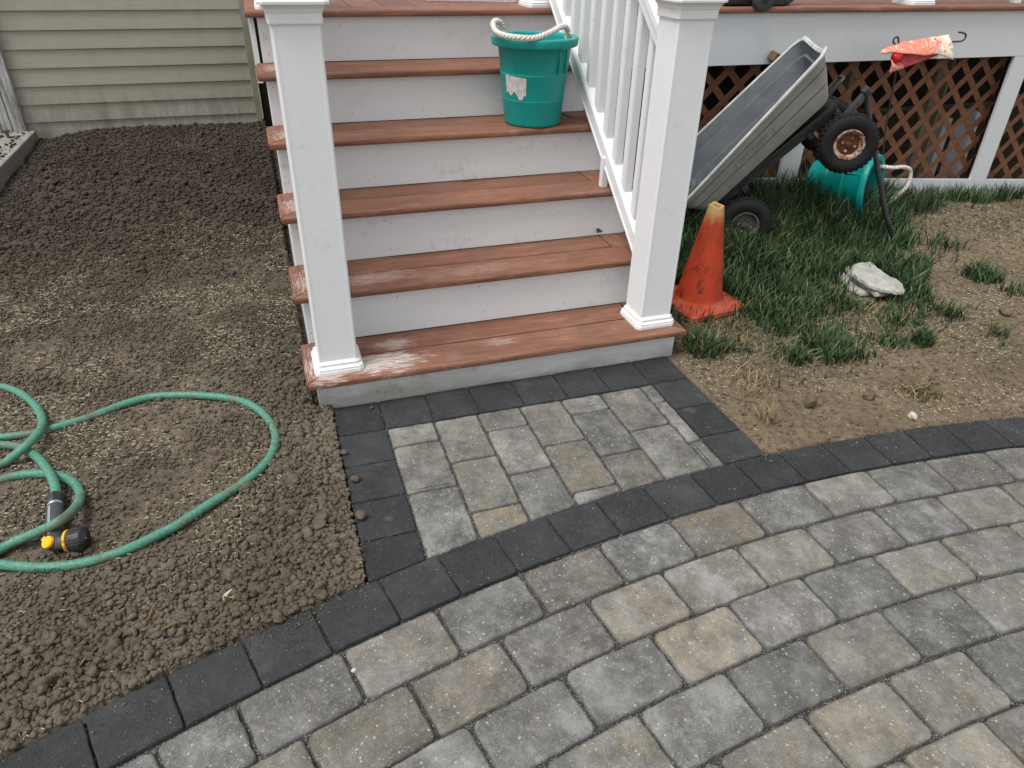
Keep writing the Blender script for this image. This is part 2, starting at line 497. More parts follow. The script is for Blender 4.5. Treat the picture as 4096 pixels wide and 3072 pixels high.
def lathe(profile, n=48, axis='z', cap0=False, cap1=False):
    rings = []
    for (r_, h) in profile:
        ring = []
        for j in range(n):
            a = 2 * PI * j / n
            x, y = r_ * math.cos(a), r_ * math.sin(a)
            ring.append((x, y, h) if axis == 'z' else (x, -h, y))
        rings.append(ring)
    return rings_mesh(rings, True, cap0, cap1)


def tube(pts, rad, n=10, cap=True, close=False):
    P = [Vector(p) for p in pts]
    rings = []
    N = len(P)
    up = Vector((0, 0, 1))
    prev = None
    for i, p in enumerate(P):
        a = P[i - 1] if (i > 0 or close) else p
        b = P[(i + 1) % N] if (i < N - 1 or close) else p
        d = (b - a).normalized()
        if prev is None:
            s = d.cross(up)
            if s.length < 1e-3:
                s = d.cross(Vector((1, 0, 0)))
            s.normalize()
        else:
            s = prev - d * prev.dot(d)
            s.normalize()
        prev = s
        t_ = s.cross(d)
        r_ = rad[i] if hasattr(rad, '__len__') else rad
        rings.append([p + (s * math.cos(2 * PI * j / n) + t_ * math.sin(2 * PI * j / n)) * r_ for j in range(n)])
    if close:
        rings.append(rings[0])
        return rings_mesh(rings, True, False, False)
    return rings_mesh(rings, True, cap, cap)


def catmull(pts, m=6):
    P = [Vector(p) for p in pts]
    P = [P[0] * 2 - P[1]] + P + [P[-1] * 2 - P[-2]]
    out = []
    for i in range(1, len(P) - 2):
        for k in range(m):
            t_ = k / m
            a, b, c_, d = P[i - 1], P[i], P[i + 1], P[i + 2]
            out.append(0.5 * ((2 * b) + (c_ - a) * t_ + (2 * a - 5 * b + 4 * c_ - d) * t_ ** 2 + (3 * b - a - 3 * c_ + d) * t_ ** 3))
    out.append(P[-2])
    return out


def rope_mesh(pts, rad, pitch, n_str=3):
    """three twisted strands along a path"""
    path = catmull(pts, 10)
    L = 0
    V, Fc = [], []
    N = len(path)
    dist = [0]
    for i in range(1, N):
        dist.append(dist[-1] + (path[i] - path[i - 1]).length)
    prev = None
    fr = []
    for i in range(N):
        d = (path[min(i + 1, N - 1)] - path[max(i - 1, 0)]).normalized()
        if prev is None:
            s = d.cross(Vector((0.1, 0.3, 1))).normalized()
        else:
            s = (prev - d * prev.dot(d)).normalized()
        prev = s
        fr.append((s, s.cross(d)))
    for k in range(n_str):
        pp = []
        for i in range(N):
            a = 2 * PI * dist[i] / pitch + 2 * PI * k / n_str
            pp.append(path[i] + (fr[i][0] * math.cos(a) + fr[i][1] * math.sin(a)) * rad * 0.52)
        v, f = tube(pp, rad * 0.56, 7)
        o = len(V)
        V += v
        Fc += [tuple(q + o for q in ff) for ff in f]
    return V, Fc


def text_mesh(body, size, extr):
    cu = bpy.data.curves.new('txt', 'FONT')
    cu.body = body
    cu.size = size
    cu.extrude = extr
    cu.align_x = 'CENTER'
    cu.align_y = 'CENTER'
    cu.resolution_u = 2
    o = bpy.data.objects.new('txt', cu)
    col.objects.link(o)
    dg = bpy.context.evaluated_depsgraph_get()
    me = bpy.data.meshes.new_from_object(o.evaluated_get(dg))
    bpy.data.objects.remove(o)
    bpy.data.curves.remove(cu)
    me.materials.clear()
    return me


# ------------------------------------------------------------------ numpy noise
def hash2(ix, iy, s):
    h = (ix.astype(np.int64) * 374761393 + iy.astype(np.int64) * 668265263 + s * 974634777) & 0x7fffffff
    h = ((h ^ (h >> 13)) * 1274126177) & 0x7fffffff
    return ((h ^ (h >> 16)) & 0xffff) / 65535.0


def vnoise(x, y, s=0):
    ix, iy = np.floor(x), np.floor(y)
    fx, fy = x - ix, y - iy
    fx, fy = fx * fx * (3 - 2 * fx), fy * fy * (3 - 2 * fy)
    a, b = hash2(ix, iy, s), hash2(ix + 1, iy, s)
    c, d = hash2(ix, iy + 1, s), hash2(ix + 1, iy + 1, s)
    return (a * (1 - fx) + b * fx) * (1 - fy) + (c * (1 - fx) + d * fx) * fy


def fbm(x, y, o=4, s=0):
    v, a, t_ = 0, 0.5, 0
    for k in range(o):
        v = v + a * vnoise(x * 2 ** k + 7.3 * k, y * 2 ** k - 3.1 * k, s + k)
        t_ += a
        a *= 0.55
    return v / t_


def worley(x, y, s=0):
    ix, iy = np.floor(x), np.floor(y)
    best = np.full(x.shape, 9.0)
    for dx in (-1, 0, 1):
        for dy in (-1, 0, 1):
            jx, jy = ix + dx, iy + dy
            px = jx + 0.1 + 0.8 * hash2(jx, jy, s)
            py = jy + 0.1 + 0.8 * hash2(jx, jy, s + 5)
            rr = 0.6 + 0.8 * hash2(jx, jy, s + 9)
            best = np.minimum(best, ((x - px) ** 2 + (y - py) ** 2) / rr)
    return np.sqrt(best)


def ss(a, b, x):
    t_ = np.clip((x - a) / (b - a), 0, 1)
    return t_ * t_ * (3 - 2 * t_)


# ------------------------------------------------------------------ layout numbers (metres)
CX, CY = 1.343, -6.064           # centre of the curved patio
RO = 5.4704                      # outer radius of the charcoal border
ROWP = 0.1437                    # radial pitch
RI = RO - 0.1425
H1, RISE, RUN, OV, W, TT = 0.1146, 0.187, 0.2401, 0.029, 1.338, 0.025
DECKZ = H1 + 5 * RISE            # 1.0496
DY = 5 * RUN                     # deck front edge (nosing)
FY = DY + OV                     # face of the fascia
WALLY = 3.8


def arc_y(x):
    return CY + np.sqrt(np.maximum(RO * RO - (x - CX) ** 2, 0))


def in_patio(x, y, m=0.0):
    a = np.hypot(x - CX, y - CY) < RO + m
    b = (x > 0.066 - m) & (x < 1.283 + m) & (y < 0.05) & (y > -1.2)
    return a | b


def z_left(x, y):
    return 0.006 + 0.027 * np.maximum(y + 0.1, 0) - 0.05 * ss(-1.1, -1.5, x) * ss(2.0, 2.6, y) + 0.03 * (fbm(x * 2.2, y * 2.2, 3, 3) - 0.5) * ss(-1.2, 0.4, y + 0 * x)


def z_right(x, y):
    return 0.11 * ss(0.5, 1.25, y) * np.clip(1 - (x - 2.6) / 1.6, -0.3, 1) + 0.025 * (fbm(x * 2.1, y * 2.1, 3, 21) - 0.5) - 0.004


# ------------------------------------------------------------------ ground
g = obj('ground', [(-150, -150, -0.09), (150, -150, -0.09), (150, 150, -0.09), (-150, 150, -0.09)], [(0, 1, 2, 3)], 'yard')
g['kind'] = 'structure'


def grid_obj(name, xs, ys, zf, mat):
    X, Y = np.meshgrid(xs, ys)
    Z = zf(X, Y)
    n, m = len(xs), len(ys)
    V = np.stack([X.ravel(), Y.ravel(), Z.ravel()], 1)
    i = np.arange(m - 1)[:, None] * n + np.arange(n - 1)[None]
    Q = np.stack([i, i + 1, i + 1 + n, i + n], -1).reshape(-1, 4)
    zc = Z.ravel()[Q].max(1)
    Q = Q[zc > -0.075]
    me = bpy.data.meshes.new(name)
    me.vertices.add(len(V))
    me.vertices.foreach_set('co', V.ravel().astype(np.float32))
    me.loops.add(len(Q) * 4)
    me.loops.foreach_set('vertex_index', Q.ravel().astype(np.int32))
    me.polygons.add(len(Q))
    me.polygons.foreach_set('loop_start', np.arange(0, len(Q) * 4, 4, dtype=np.int32))
    me.polygons.foreach_set('loop_total', np.full(len(Q), 4, dtype=np.int32))
    me.update()
    me.validate()
    return link(name, me, mat, None, True)


def coarse(x, y):
    """0 fine .. 1 coarse crumbs on the left bed"""
    d_arc = np.hypot(x - CX, y - CY) - RO
    near = np.maximum(ss(0.5, 0.08, d_arc), ss(-0.32, -0.06, x) * ss(1.1, 0.1, np.abs(y)))
    return np.clip(near * 0.9 + 0.55 * (fbm(x * 3.1, y * 3.1, 3, 40) - 0.42) + 0.25 * ss(0.8, 2.5, y), 0, 1)


def zl_full(x, y):
    c = coarse(x, y)
    z = z_left(x, y)
    z = z + (0.010 + 0.008 * c) * (0.62 - worley(x * 42, y * 42, 1)) * (0.15 + 0.85 * c) + 0.022 * (fbm(x * 6, y * 6, 3, 12) - 0.5)
    z = z + 0.006 * (0.6 - worley(x * 95, y * 95, 2))
    z = z + 0.012 * (fbm(x * 14, y * 14, 3, 8) - 0.5)
    edge = np.maximum(RO - np.hypot(x - CX, y - CY), -0.04) + 0.0
    z = np.where(in_patio(x, y, 0.001), np.minimum(z - 0.055, -0.06), z)
    z = np.where(in_patio(x, y, 0.05) & ~in_patio(x, y, 0.001), np.minimum(z, 0.002 + 0.006 * fbm(x * 40, y * 40, 2, 9)), z)
    z = np.where((x > 0.005) & (y > 0.04), z - 0.05, z)
    return np.where(in_patio(x, y, -0.1), -0.08, z)


xsL = np.arange(-2.3, 0.10, 0.009)
ysL = np.concatenate([np.arange(-1.5, 1.3, 0.009), np.arange(1.3, 3.86, 0.017)])
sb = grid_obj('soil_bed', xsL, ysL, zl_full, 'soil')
sb['kind'] = 'structure'


def zr_full(x, y):
    z = z_right(x, y) + 0.007 * (0.6 - worley(x * 38, y * 38, 31)) + 0.004 * (0.6 - worley(x * 90, y * 90, 32)) + 0.012 * (fbm(x * 9, y * 9, 3, 33) - 0.5)
    z = np.where(in_patio(x, y, 0.001), np.minimum(z - 0.055, -0.06), z)
    z = np.where(in_patio(x, y, 0.05) & ~in_patio(x, y, 0.001), np.minimum(z, -0.005), z)
    return np.where(in_patio(x, y, -0.1), -0.08, z)


xsR = np.concatenate([np.arange(1.2, 3.4, 0.011), np.arange(3.4, 6.6, 0.03), np.arange(6.6, 9.5, 0.2)])
ysR = np.concatenate([np.arange(-1.3, 1.3, 0.011), np.arange(1.3, 3.9, 0.06)])
yd = grid_obj('yard_soil', xsR, ysR, zr_full, 'yard')
yd['kind'] = 'structure'

# ------------------------------------------------------------------ patio pavers
patio = empty('patio', (0.6, -0.6, 0))
patio['kind'] = 'structure'
tag(patio, 'curved patio and landing of grey pavers with a charcoal border')
PO = Vector((0.6, -0.6, 0))


def paver(poly, gap, rc, bev, black, tint, rot=0.0, zoff=0.0, name='paver'):
    P = [Vector((p[0], p[1])) for p in poly]
    ar = sum(P[i].x * P[(i + 1) % len(P)].y - P[(i + 1) % len(P)].x * P[i].y for i in range(len(P)))
    if ar < 0:
        P.reverse()
    n = len(P)
    # inset
    Q = []
    for i in range(n):
        a, b, c_ = P[i - 1], P[i], P[(i + 1) % n]
        d1, d2 = (b - a).normalized(), (c_ - b).normalized()
        n1, n2 = Vector((-d1.y, d1.x)), Vector((-d2.y, d2.x))
        k = max(0.35, 1 + n1.dot(n2))
        Q.append(b + (n1 + n2) * (gap / 2) / k)
    cen = sum(Q, Vector((0, 0))) / n
    out = []
    for i in range(n):
        a, b, c_ = Q[i - 1], Q[i], Q[(i + 1) % n]
        d1, d2 = (a - b), (c_ - b)
        ang = d1.angle(d2)
        if ang > R(160):
            out.append(b)
            continue
        r_ = min(rc * random.uniform(0.6, 1.5), d1.length * 0.4, d2.length * 0.4)
        p0, p1 = b + d1.normalized() * r_, b + d2.normalized() * r_
        for k in range(5):
            t_ = k / 4
            out.append(p0 * (1 - t_) ** 2 + b * 2 * t_ * (1 - t_) + p1 * t_ * t_)
        e = (c_ - b).length - 2 * r_
    # subdivide long edges with a slight waver
    fin = []
    sd_ = random.random() * 50
    for i in range(len(out)):
        a, b = out[i], out[(i + 1) % len(out)]
        fin.append(a)
        L = (b - a).length
        m = int(L / 0.02)
        dn = (b - a).normalized()
        nn = Vector((dn.y, -dn.x))
        for k in range(1, m):
            p = a + (b - a) * k / m
            wv = (math.sin(sd_ + k * 1.9 + i * 2.3) * 0.5 + random.uniform(-0.5, 0.5)) * (0.0026 if not black else 0.0014)
            fin.append(p + nn * wv)
    m = len(fin)
    nrm = []
    for i in range(m):
        d = (fin[(i + 1) % m] - fin[i - 1]).normalized()
        nrm.append(Vector((-d.y, d.x)))
    cr, sr = math.cos(-rot), math.sin(-rot)

    def ring(ins, z):
        res = []
        for p, q in zip(fin, nrm):
            v = p + q * ins - cen
            res.append((v.x * cr - v.y * sr, v.x * sr + v.y * cr, z))
        return res
    rings = [ring(0, -0.055), ring(0, -bev), ring(bev * 0.3, -bev * 0.38), ring(bev, 0.0), ring(bev * 1.25, 0.0)]
    V, Fc = rings_mesh(rings, True, False, True)
    o = obj(name, V, Fc, 'black_paver' if black else 'paver', patio, False)
    me = o.data
    me.polygons.foreach_set('use_smooth', [True] * (len(me.polygons) - 1 - m) + [False] * (m + 1))
    o.location = Vector((cen.x, cen.y, zoff)) - PO
    tl = 0.004
    o.rotation_euler = (random.uniform(-tl, tl), random.uniform(-tl, tl), rot)
    o.color = (*tint, 1)
    return o


def pol(r_, a):
    return (CX + r_ * math.sin(a), CY + r_ * math.cos(a))


def arc_poly(r0, r1, a0, a1, m=3):
    return [pol(r0, a0 + (a1 - a0) * k / m) for k in range(m + 1)] + [pol(r1, a1 + (a0 - a1) * k / m) for k in range(m + 1)]


BA = [-0.462, -0.433, -0.404, -0.375, -0.3465, -0.318, -0.2895, -0.261, -0.231, -0.2025, -0.174, -0.1455, -0.1175, -0.0895, -0.0605, -0.032, -0.004, 0.025, 0.0525, 0.0795, 0.106, 0.134, 0.162, 0.19, 0.218, 0.246, 0.274, 0.302]
for i in range(len(BA) - 1):
    paver(arc_poly(RI, RO, BA[i], BA[i + 1]), 0.0045, 0.007, 0.0035, True, (random.choice([0, 0, 0, 0.15]), 0, 0), (-(BA[i] + BA[i + 1]) / 2), random.uniform(-0.001, 0.0015), 'border_paver')


def T(tan=0.0, dark=0.3, lite=0.3):
    return (tan, dark, lite)


ROWS = {
    1: [-0.414, -0.372, -0.329, -0.300, -0.258, -0.216, -0.174, -0.132, -0.091, -0.049, -0.008, 0.033, 0.072, 0.112, 0.154, 0.196, 0.238, 0.28],
    2: [-0.412, -0.37, -0.327, -0.284, -0.241, -0.199, -0.155, -0.114, -0.071, -0.029, 0.015, 0.055, 0.097, 0.139, 0.182, 0.224, 0.266],
    3: [-0.404, -0.36, -0.316, -0.273, -0.229, -0.185, -0.140, -0.097, -0.054, -0.010, 0.032, 0.076, 0.12, 0.163, 0.206, 0.25],
    4: [-0.39, -0.345, -0.30, -0.256, -0.2115, -0.167, -0.122, -0.078, -0.033, 0.012, 0.057, 0.1, 0.145, 0.19, 0.235],
    5: [-0.38, -0.334, -0.288, -0.242, -0.196, -0.151, -0.105, -0.059, -0.013, 0.033, 0.079, 0.125, 0.17, 0.216],
    6: [-0.365, -0.318, -0.27, -0.223, -0.176, -0.128, -0.081, -0.035, 0.012, 0.058, 0.105, 0.152, 0.2],
    7: [-0.39, -0.342, -0.294, -0.246, -0.199, -0.151, -0.103, -0.055, -0.007, 0.041, 0.089, 0.137, 0.185],
    8: [-0.36, -0.31, -0.262, -0.213, -0.164, -0.115, -0.066, -0.018, 0.03, 0.079, 0.128, 0.177],
}
TINT = {
    (1, 2): T(0, .1, .7), (1, 3): T(.15, .2, .2), (1, 4): T(.45, .15, .25), (1, 5): T(.12, .05, .8), (1, 6): T(.6, .4, .5), (1, 7): T(0, .7, .9), (1, 8): T(.95, .5, .1), (1, 9): T(.1, .5, .8), (1, 10): T(.5, .1, .6), (1, 11): T(0, .3, .1), (1, 12): T(.45, .4, .5), (1, 13): T(.2, .6, .5),
    (2, 3): T(.6, .4, .3), (2, 4): T(.75, .5, .7), (2, 5): T(.25, .95, .6), (2, 6): T(.7, .2, .5), (2, 7): T(.4, .8, .6), (2, 8): T(.6, .7, .5), (2, 9): T(.2, .5, .5), (2, 10): T(.0, .9, .4), (2, 11): T(.5, .4, .3),
    (3, 3): T(.1, .6, .2), (3, 4): T(.1, .9, .2), (3, 5): T(.05, .1, .5), (3, 6): T(1, .0, .6), (3, 7): T(.2, .7, .9), (3, 8): T(0, .35, .1), (3, 9): T(.55, .5, .4), (3, 10): T(.6, .1, .9),
    (4, 4): T(.6, .3, .4), (4, 5): T(.1, .3, .5), (4, 6): T(0, .45, .3), (4, 7): T(.5, .5, .2), (4, 8): T(0, .4, .05), (4, 9): T(.4, .5, .4),
    (5, 5): T(.6, .3, .3), (5, 6): T(.85, .3, .4), (5, 7): T(.6, .8, .5), (5, 8): T(.1, .9, .7), (6, 6): T(.8, .3, .5), (6, 7): T(.6, .5, .2), (6, 8): T(.1, .2, .9),
}
for rw, A in ROWS.items():
    ro = RI - 0.0015 - (rw - 1) * ROWP
    for i in range(len(A) - 1):
        tn = TINT.get((rw, i), T(random.choice([0, .2, .5, .8]), random.uniform(0.1, .9), random.uniform(.1, .8)))
        r0j, r1j = random.uniform(-.0015, .0015), random.uniform(-.0015, .0015)
        paver(arc_poly(ro - ROWP + r0j, ro + r1j, A[i], A[i + 1], 4), random.uniform(0.0055, 0.0095), 0.018, 0.0065, False, tn, -(A[i] + A[i + 1]) / 2 + random.uniform(-.006, .006), random.uniform(-0.0018, 0.0012))


def col_piece(x0, x1, y1, y0, gap, rc, bev, black, tint, rot, name='paver'):
    """rectangle, its lower edge following the curve when y0 is None"""
    if y0 is None:
        k = 4
        low = [(x0 + (x1 - x0) * j / k, float(arc_y(np.array(x0 + (x1 - x0) * j / k)))) for j in range(k + 1)]
        if min(p[1] for p in low) > y1 - 0.012:
            return
        poly = [p if p[1] < y1 - 0.002 else (p[0], y1 - 0.002) for p in low] + [(x1, y1), (x0, y1)]
    else:
        poly = [(x0, y0), (x1, y0), (x1, y1), (x0, y1)]
    paver(poly, gap, rc, bev, black, tint, rot, random.uniform(-0.0012, 0.0012), name)


XB = [0.066, 0.216, 0.370, 0.520, 0.672, 0.828, 0.983, 1.138, 1.283]
for i in range(8):
    col_piece(XB[i], XB[i + 1], 0.027, -0.136, 0.004, 0.006, 0.0035, True, (0, 0, 0), 0, 'border_paver')
for x0, x1 in ((0.066, 0.216), (1.138, 1.283)):
    ys = [-0.136, -0.294, -0.453, -0.605, None] if x0 < 1 else [-0.136, -0.298, -0.459, None]
    for k in range(len(ys) - 1):
        dirt = 0.0
        if x0 < 1 and k in (1, 2):
            dirt = 0.9
        if x0 > 1 and k in (1, 2):
            dirt = 0.55
        col_piece(x0, x1, ys[k], ys[k + 1], 0.004, 0.006, 0.0035, True, (dirt, 0, 0), 0, 'border_paver')
COLS = [
    ((0.216, 0.3635), [-0.1365, -0.236, -0.4575, None], [T(.3, .3, .3), T(.35, .2, .5), T(0, .4, .95)]),
    ((0.3635, 0.508), [-0.1365, -0.359, -0.5785, None], [T(.45, .3, .2), T(.5, .2, .2), T(.95, 0, .2)]),
    ((0.508, 0.651), [-0.1365, -0.238, -0.458, None], [T(.3, .5, .3), T(.35, .4, .9), T(.1, .25, .35)]),
    ((0.651, 0.796), [-0.1365, -0.3615, -0.584, None], [T(.55, .2, .3), T(.85, .2, .1), T(0, .5, .1)]),
    ((0.796, 0.938), [-0.1365, -0.229, -0.457, None], [T(.2, .1, .9), T(.0, .95, .55), T(.6, .2, .3)]),
    ((0.938, 1.0885), [-0.1365, -0.3635, None], [T(.5, .3, .1), T(.2, .3, .4)]),
    ((1.0885, 1.1375), [-0.1365, -0.2435, -0.469, None], [T(.1, .1, .7), T(.3, 0, .5), T(.1, .2, .2)]),
]
for (x0, x1), ys, tn in COLS:
    for k in range(len(ys) - 1):
        col_piece(x0, x1, ys[k], ys[k + 1], random.uniform(0.0055, 0.0075), 0.012 if x1 - x0 > .1 else .006, 0.006, False, tn[k], R(90) if False else 0.0)
# joint sand below the paver tops
JZ = -0.0125
k = 60
V = [(CX + RO * math.sin(a) * .9985 - PO.x, CY + RO * math.cos(a) * .9985 - PO.y, JZ) for a in np.linspace(-.5, .36, k)]
V += [(CX + 3.6 * math.sin(a) - PO.x, CY + 3.6 * math.cos(a) - PO.y, JZ) for a in np.linspace(.36, -.5, k)]
Fq = [(i, 2 * k - 1 - i, 2 * k - 2 - i, i + 1) for i in range(k - 1)]
js = obj('joint_sand', V, Fq, 'sand', patio)
js['kind'] = 'stuff'
js2 = obj('joint_sand', [(0.068 - PO.x, -0.8 - PO.y, -0.0085), (1.281 - PO.x, -0.8 - PO.y, -0.0085), (1.281 - PO.x, 0.026 - PO.y, -0.0085), (0.068 - PO.x, 0.026 - PO.y, -0.0085)], [(0, 1, 2, 3)], 'sand', patio)
js2['kind'] = 'stuff'

# ------------------------------------------------------------------ stairs
st = empty('porch_stairs', (0.669, 0.15, 0))
SO = Vector((0.669, 0.15, 0))
tag(st, 'white porch stairs with five reddish brown composite treads up to the deck', 'stairs')


def shift(o, off):
    o.location = -off
    return o


def extrude_x(poly_yz, x0, x1, bev=0.0):
    bm = bmesh.new()
    a = [bm.verts.new((x0, y, z)) for y, z in poly_yz]
    b = [bm.verts.new((x1, y, z)) for y, z in poly_yz]
    n = len(a)
    bm.faces.new(a)
    bm.faces.new(list(reversed(b)))
    for i in range(n):
        bm.faces.new((a[i], b[i], b[(i + 1) % n], a[(i + 1) % n]))
    bmesh.ops.recalc_face_normals(bm, faces=bm.faces)
    return bm


def extrude_z(poly_xy, z0, z1, bev=0.0):
    bm = bmesh.new()
    a = [bm.verts.new((x, y, z0)) for x, y in poly_xy]
    b = [bm.verts.new((x, y, z1)) for x, y in poly_xy]
    n = len(a)
    bm.faces.new(a)
    bm.faces.new(list(reversed(b)))
    for i in range(n):
        bm.faces.new((a[i], b[i], b[(i + 1) % n], a[(i + 1) % n]))
    bmesh.ops.recalc_face_normals(bm, faces=bm.faces)
    if bev:
        bmesh.ops.bevel(bm, geom=list(bm.edges), offset=bev, segments=2, affect='EDGES', profile=0.5)
    return bm


def nose_poly(y0, y1, z0, z1, r_):
    """board section with a bullnose front edge"""
    pts = []
    for k in range(7):
        a = PI + (PI / 2) * (1 - k / 6) if False else 0
    up = [(y0 + r_ - r_ * math.cos(t_), z1 - r_ + r_ * math.sin(t_)) for t_ in np.linspace(0, PI / 2, 6)]
    dn = [(y0 + r_ * .7 - r_ * .7 * math.sin(t_), z0 + r_ * .7 - r_ * .7 * math.cos(t_)) for t_ in np.linspace(0, PI / 2, 5)]
    return dn + up + [(y1 - 0.002, z1), (y1, z1 - 0.002), (y1, z0)]


def nosed_board(name, x0, x1, y0, y1, z0, z1, m0, m1, mat, parent, off):
    """front board; m0/m1: mitre at the ends, cut back 45 degrees"""
    pr = nose_poly(y0, y1, z0, z1, 0.011)
    n = len(pr)
    V = []
    for (y, z) in pr:
        V.append((x0 + (y - y0) * m0, y, z))
    for (y, z) in pr:
        V.append((x1 - (y - y0) * m1, y, z))
    Fc = [tuple(range(n)), tuple(range(2 * n - 1, n - 1, -1))]
    for i in range(n):
        Fc.append((i, n + i, n + (i + 1) % n, (i + 1) % n))
    bm = bmesh.new()
    vs = [bm.verts.new(v) for v in V]
    for f in Fc:
        bm.faces.new([vs[i] for i in f])
    bmesh.ops.recalc_face_normals(bm, faces=bm.faces)
    o = bm_obj(name, bm, mat, parent)
    return shift(o, off)


BW = 0.138


def end_board(name, side, y0, y1, z0, z1, xo, mat, parent, off):
    """return board along y at the end of a tread, mitred at the front"""
    pr = nose_poly(0.0, BW, z0, z1, 0.011)
    n = len(pr)
    s = 1 if side == 'L' else -1
    V = [(xo + s * d, y0 + d + 0.0035, z) for (d, z) in pr] + [(xo + s * d, y1, z) for (d, z) in pr]
    bm = bmesh.new()
    vs = [bm.verts.new(v) for v in V]
    bm.faces.new(vs[:n])
    bm.faces.new(list(reversed(vs[n:])))
    for i in range(n):
        bm.faces.new((vs[i], vs[n + i], vs[n + (i + 1) % n], vs[(i + 1) % n]))
    bmesh.ops.recalc_face_normals(bm, faces=bm.faces)
    return shift(bm_obj(name, bm, mat, parent), off)


for k_ in range(5):
    y0 = k_ * RUN
    zt = H1 + k_ * RISE
    yb = y0 + RUN + OV - 0.001
    nosed_board('tread_board', 0.0016, W - 0.0016, y0, y0 + BW, zt - TT, zt, 1, 1, 'tread_x1' if k_ == 0 else 'tread_x', st, SO)
    shift(box('tread_board', BW + 0.005, W - BW - 0.005, y0 + BW + 0.008, yb, zt - TT, zt - 0.0005, 'tread_x1' if k_ == 0 else 'tread_x', st, 0.0025), SO)
    end_board('tread_end_board', 'L', y0, yb, zt - TT, zt, 0.0, 'tread_y', st, SO)
    end_board('tread_end_board', 'R', y0, yb, zt - TT, zt, W, 'tread_y', st, SO)
for k_ in range(6):
    yr = k_ * RUN + OV
    zt = H1 + k_ * RISE - TT - 0.0005
    zb = (H1 + (k_ - 1) * RISE + 0.0006) if k_ else -0.06
    shift(box('riser', 0.03, W - 0.03, yr, yr + 0.018, zb, zt, 'riser' if k_ else 'riser_low', st, 0.0015), SO)
    bm = bmesh.new()
    for xx in (0.06, 0.075, 0.34, 0.62, 0.95, 1.22):
        for zz in ((zb + 0.035, zt - 0.03) if k_ else (zt - 0.03,)):
            if random.random() < 0.7:
                bmesh.ops.create_circle(bm, cap_ends=True, radius=0.0019, segments=8, matrix=Matrix.Translation((xx + random.uniform(-.03, .03), yr - 0.0006, zz + random.uniform(-.008, .008))) @ Matrix.Rotation(R(90), 4, 'X'))
    sc = bm_obj('screws', bm, 'blacksteel', st)
    sc['kind'] = 'stuff'
    shift(sc, SO)
for x0 in (0.0305, W - 0.0455):
    prof = [(OV + 0.0185, -0.06)]
    for k_ in range(5):
        prof += [(k_ * RUN + OV + 0.0185, H1 + k_ * RISE - TT - 0.001), ((k_ + 1) * RUN + OV - 0.0005 + 0.019, H1 + k_ * RISE - TT - 0.001)]
    prof += [(FY + 0.0185, DECKZ - TT - 0.02), (FY + 0.06, DECKZ - TT - 0.02), (FY + 0.06, -0.06)]
    shift(bm_obj('stringer', extrude_x(prof, x0, x0 + 0.015), 'riser', st), SO)


# ------------------------------------------------------------------ newel posts
def octring(h, z, ch):
    return [(-h + ch, -h, z), (h - ch, -h, z), (h, -h + ch, z), (h, h - ch, z), (h - ch, h, z), (-h + ch, h, z), (-h, h - ch, z), (-h, -h + ch, z)]


def base_trim(parent, z0=0.0, half=0.061, name='base_trim'):
    hs_ = [(half + .0165, 0.0), (half + .0165, .010), (half + .0150, .0125), (half + .0150, .018), (half + .0085, .026), (half + .0085, .033), (half + .004, .038), (half + .001, .0395)]
    V, Fc = rings_mesh([octring(h, z0 + z, 0.013) for h, z in hs_], True, True, True)
    return obj(name, V, Fc, 'white', parent)


def newel(cx, cy, zb, top, label, nm='newel_post', cap=True):
    e = empty(nm, (cx, cy, zb))
    tag(e, label, 'post', 'white sleeved posts')
    h = 0.0605
    Hh = top - zb
    # sleeve with a shallow raised bead near each corner
    pr = []
    for sx, sy in ((1, 0), (0, 1), (-1, 0), (0, -1)):
        pass
    side = [(-h + .004, 0), (-h + .010, 0), (-h + .0105, .0008), (h - .0105, .0008), (h - .010, 0), (h - .004, 0)]
    ring = []
    for q in range(4):
        a = q * PI / 2
        for (u, d) in side:
            x, y = u, -(h - d)
            ring.append((x * math.cos(a) - y * math.sin(a), x * math.sin(a) + y * math.cos(a)))
    V, Fc = rings_mesh([[(x, y, 0.001) for x, y in ring], [(x, y, Hh) for x, y in ring]])
    obj('sleeve', V, Fc, 'white', e)
    base_trim(e)
    if cap:
        z = Hh - 0.002
        P = [(h + .0055, z, .006), (h + .0065, z + .003, .006), (h + .0065, z + .024, .006), (h + .008, z + .026, .006), (h + .0105, z + .034, .007), (h + .016, z + .041, .008), (h + .018, z + .044, .008), (h + .025, z + .0445, .014), (h + .0255, z + .050, .014), (h + .024, z + .0535, .014), (h + .012, z + .056, .010), (h + .011, z + .064, .010), (0.004, z + .090, .001)]
        V, Fc = rings_mesh([octring(a, b, c_) for a, b, c_ in P])
        obj('post_cap', V, Fc, 'white', e)
    return e


PLX, PRX, PYc = 0.1075, 1.2335, 0.118
newel(PLX, PYc, H1 + 0.0003, 1.114, 'white square newel post with cap standing on the whitened scuffed end of the bottom step')
newel(PRX, PYc, H1 + 0.0003, 1.114, 'white square newel post with cap on the bottom step beside the orange cone')


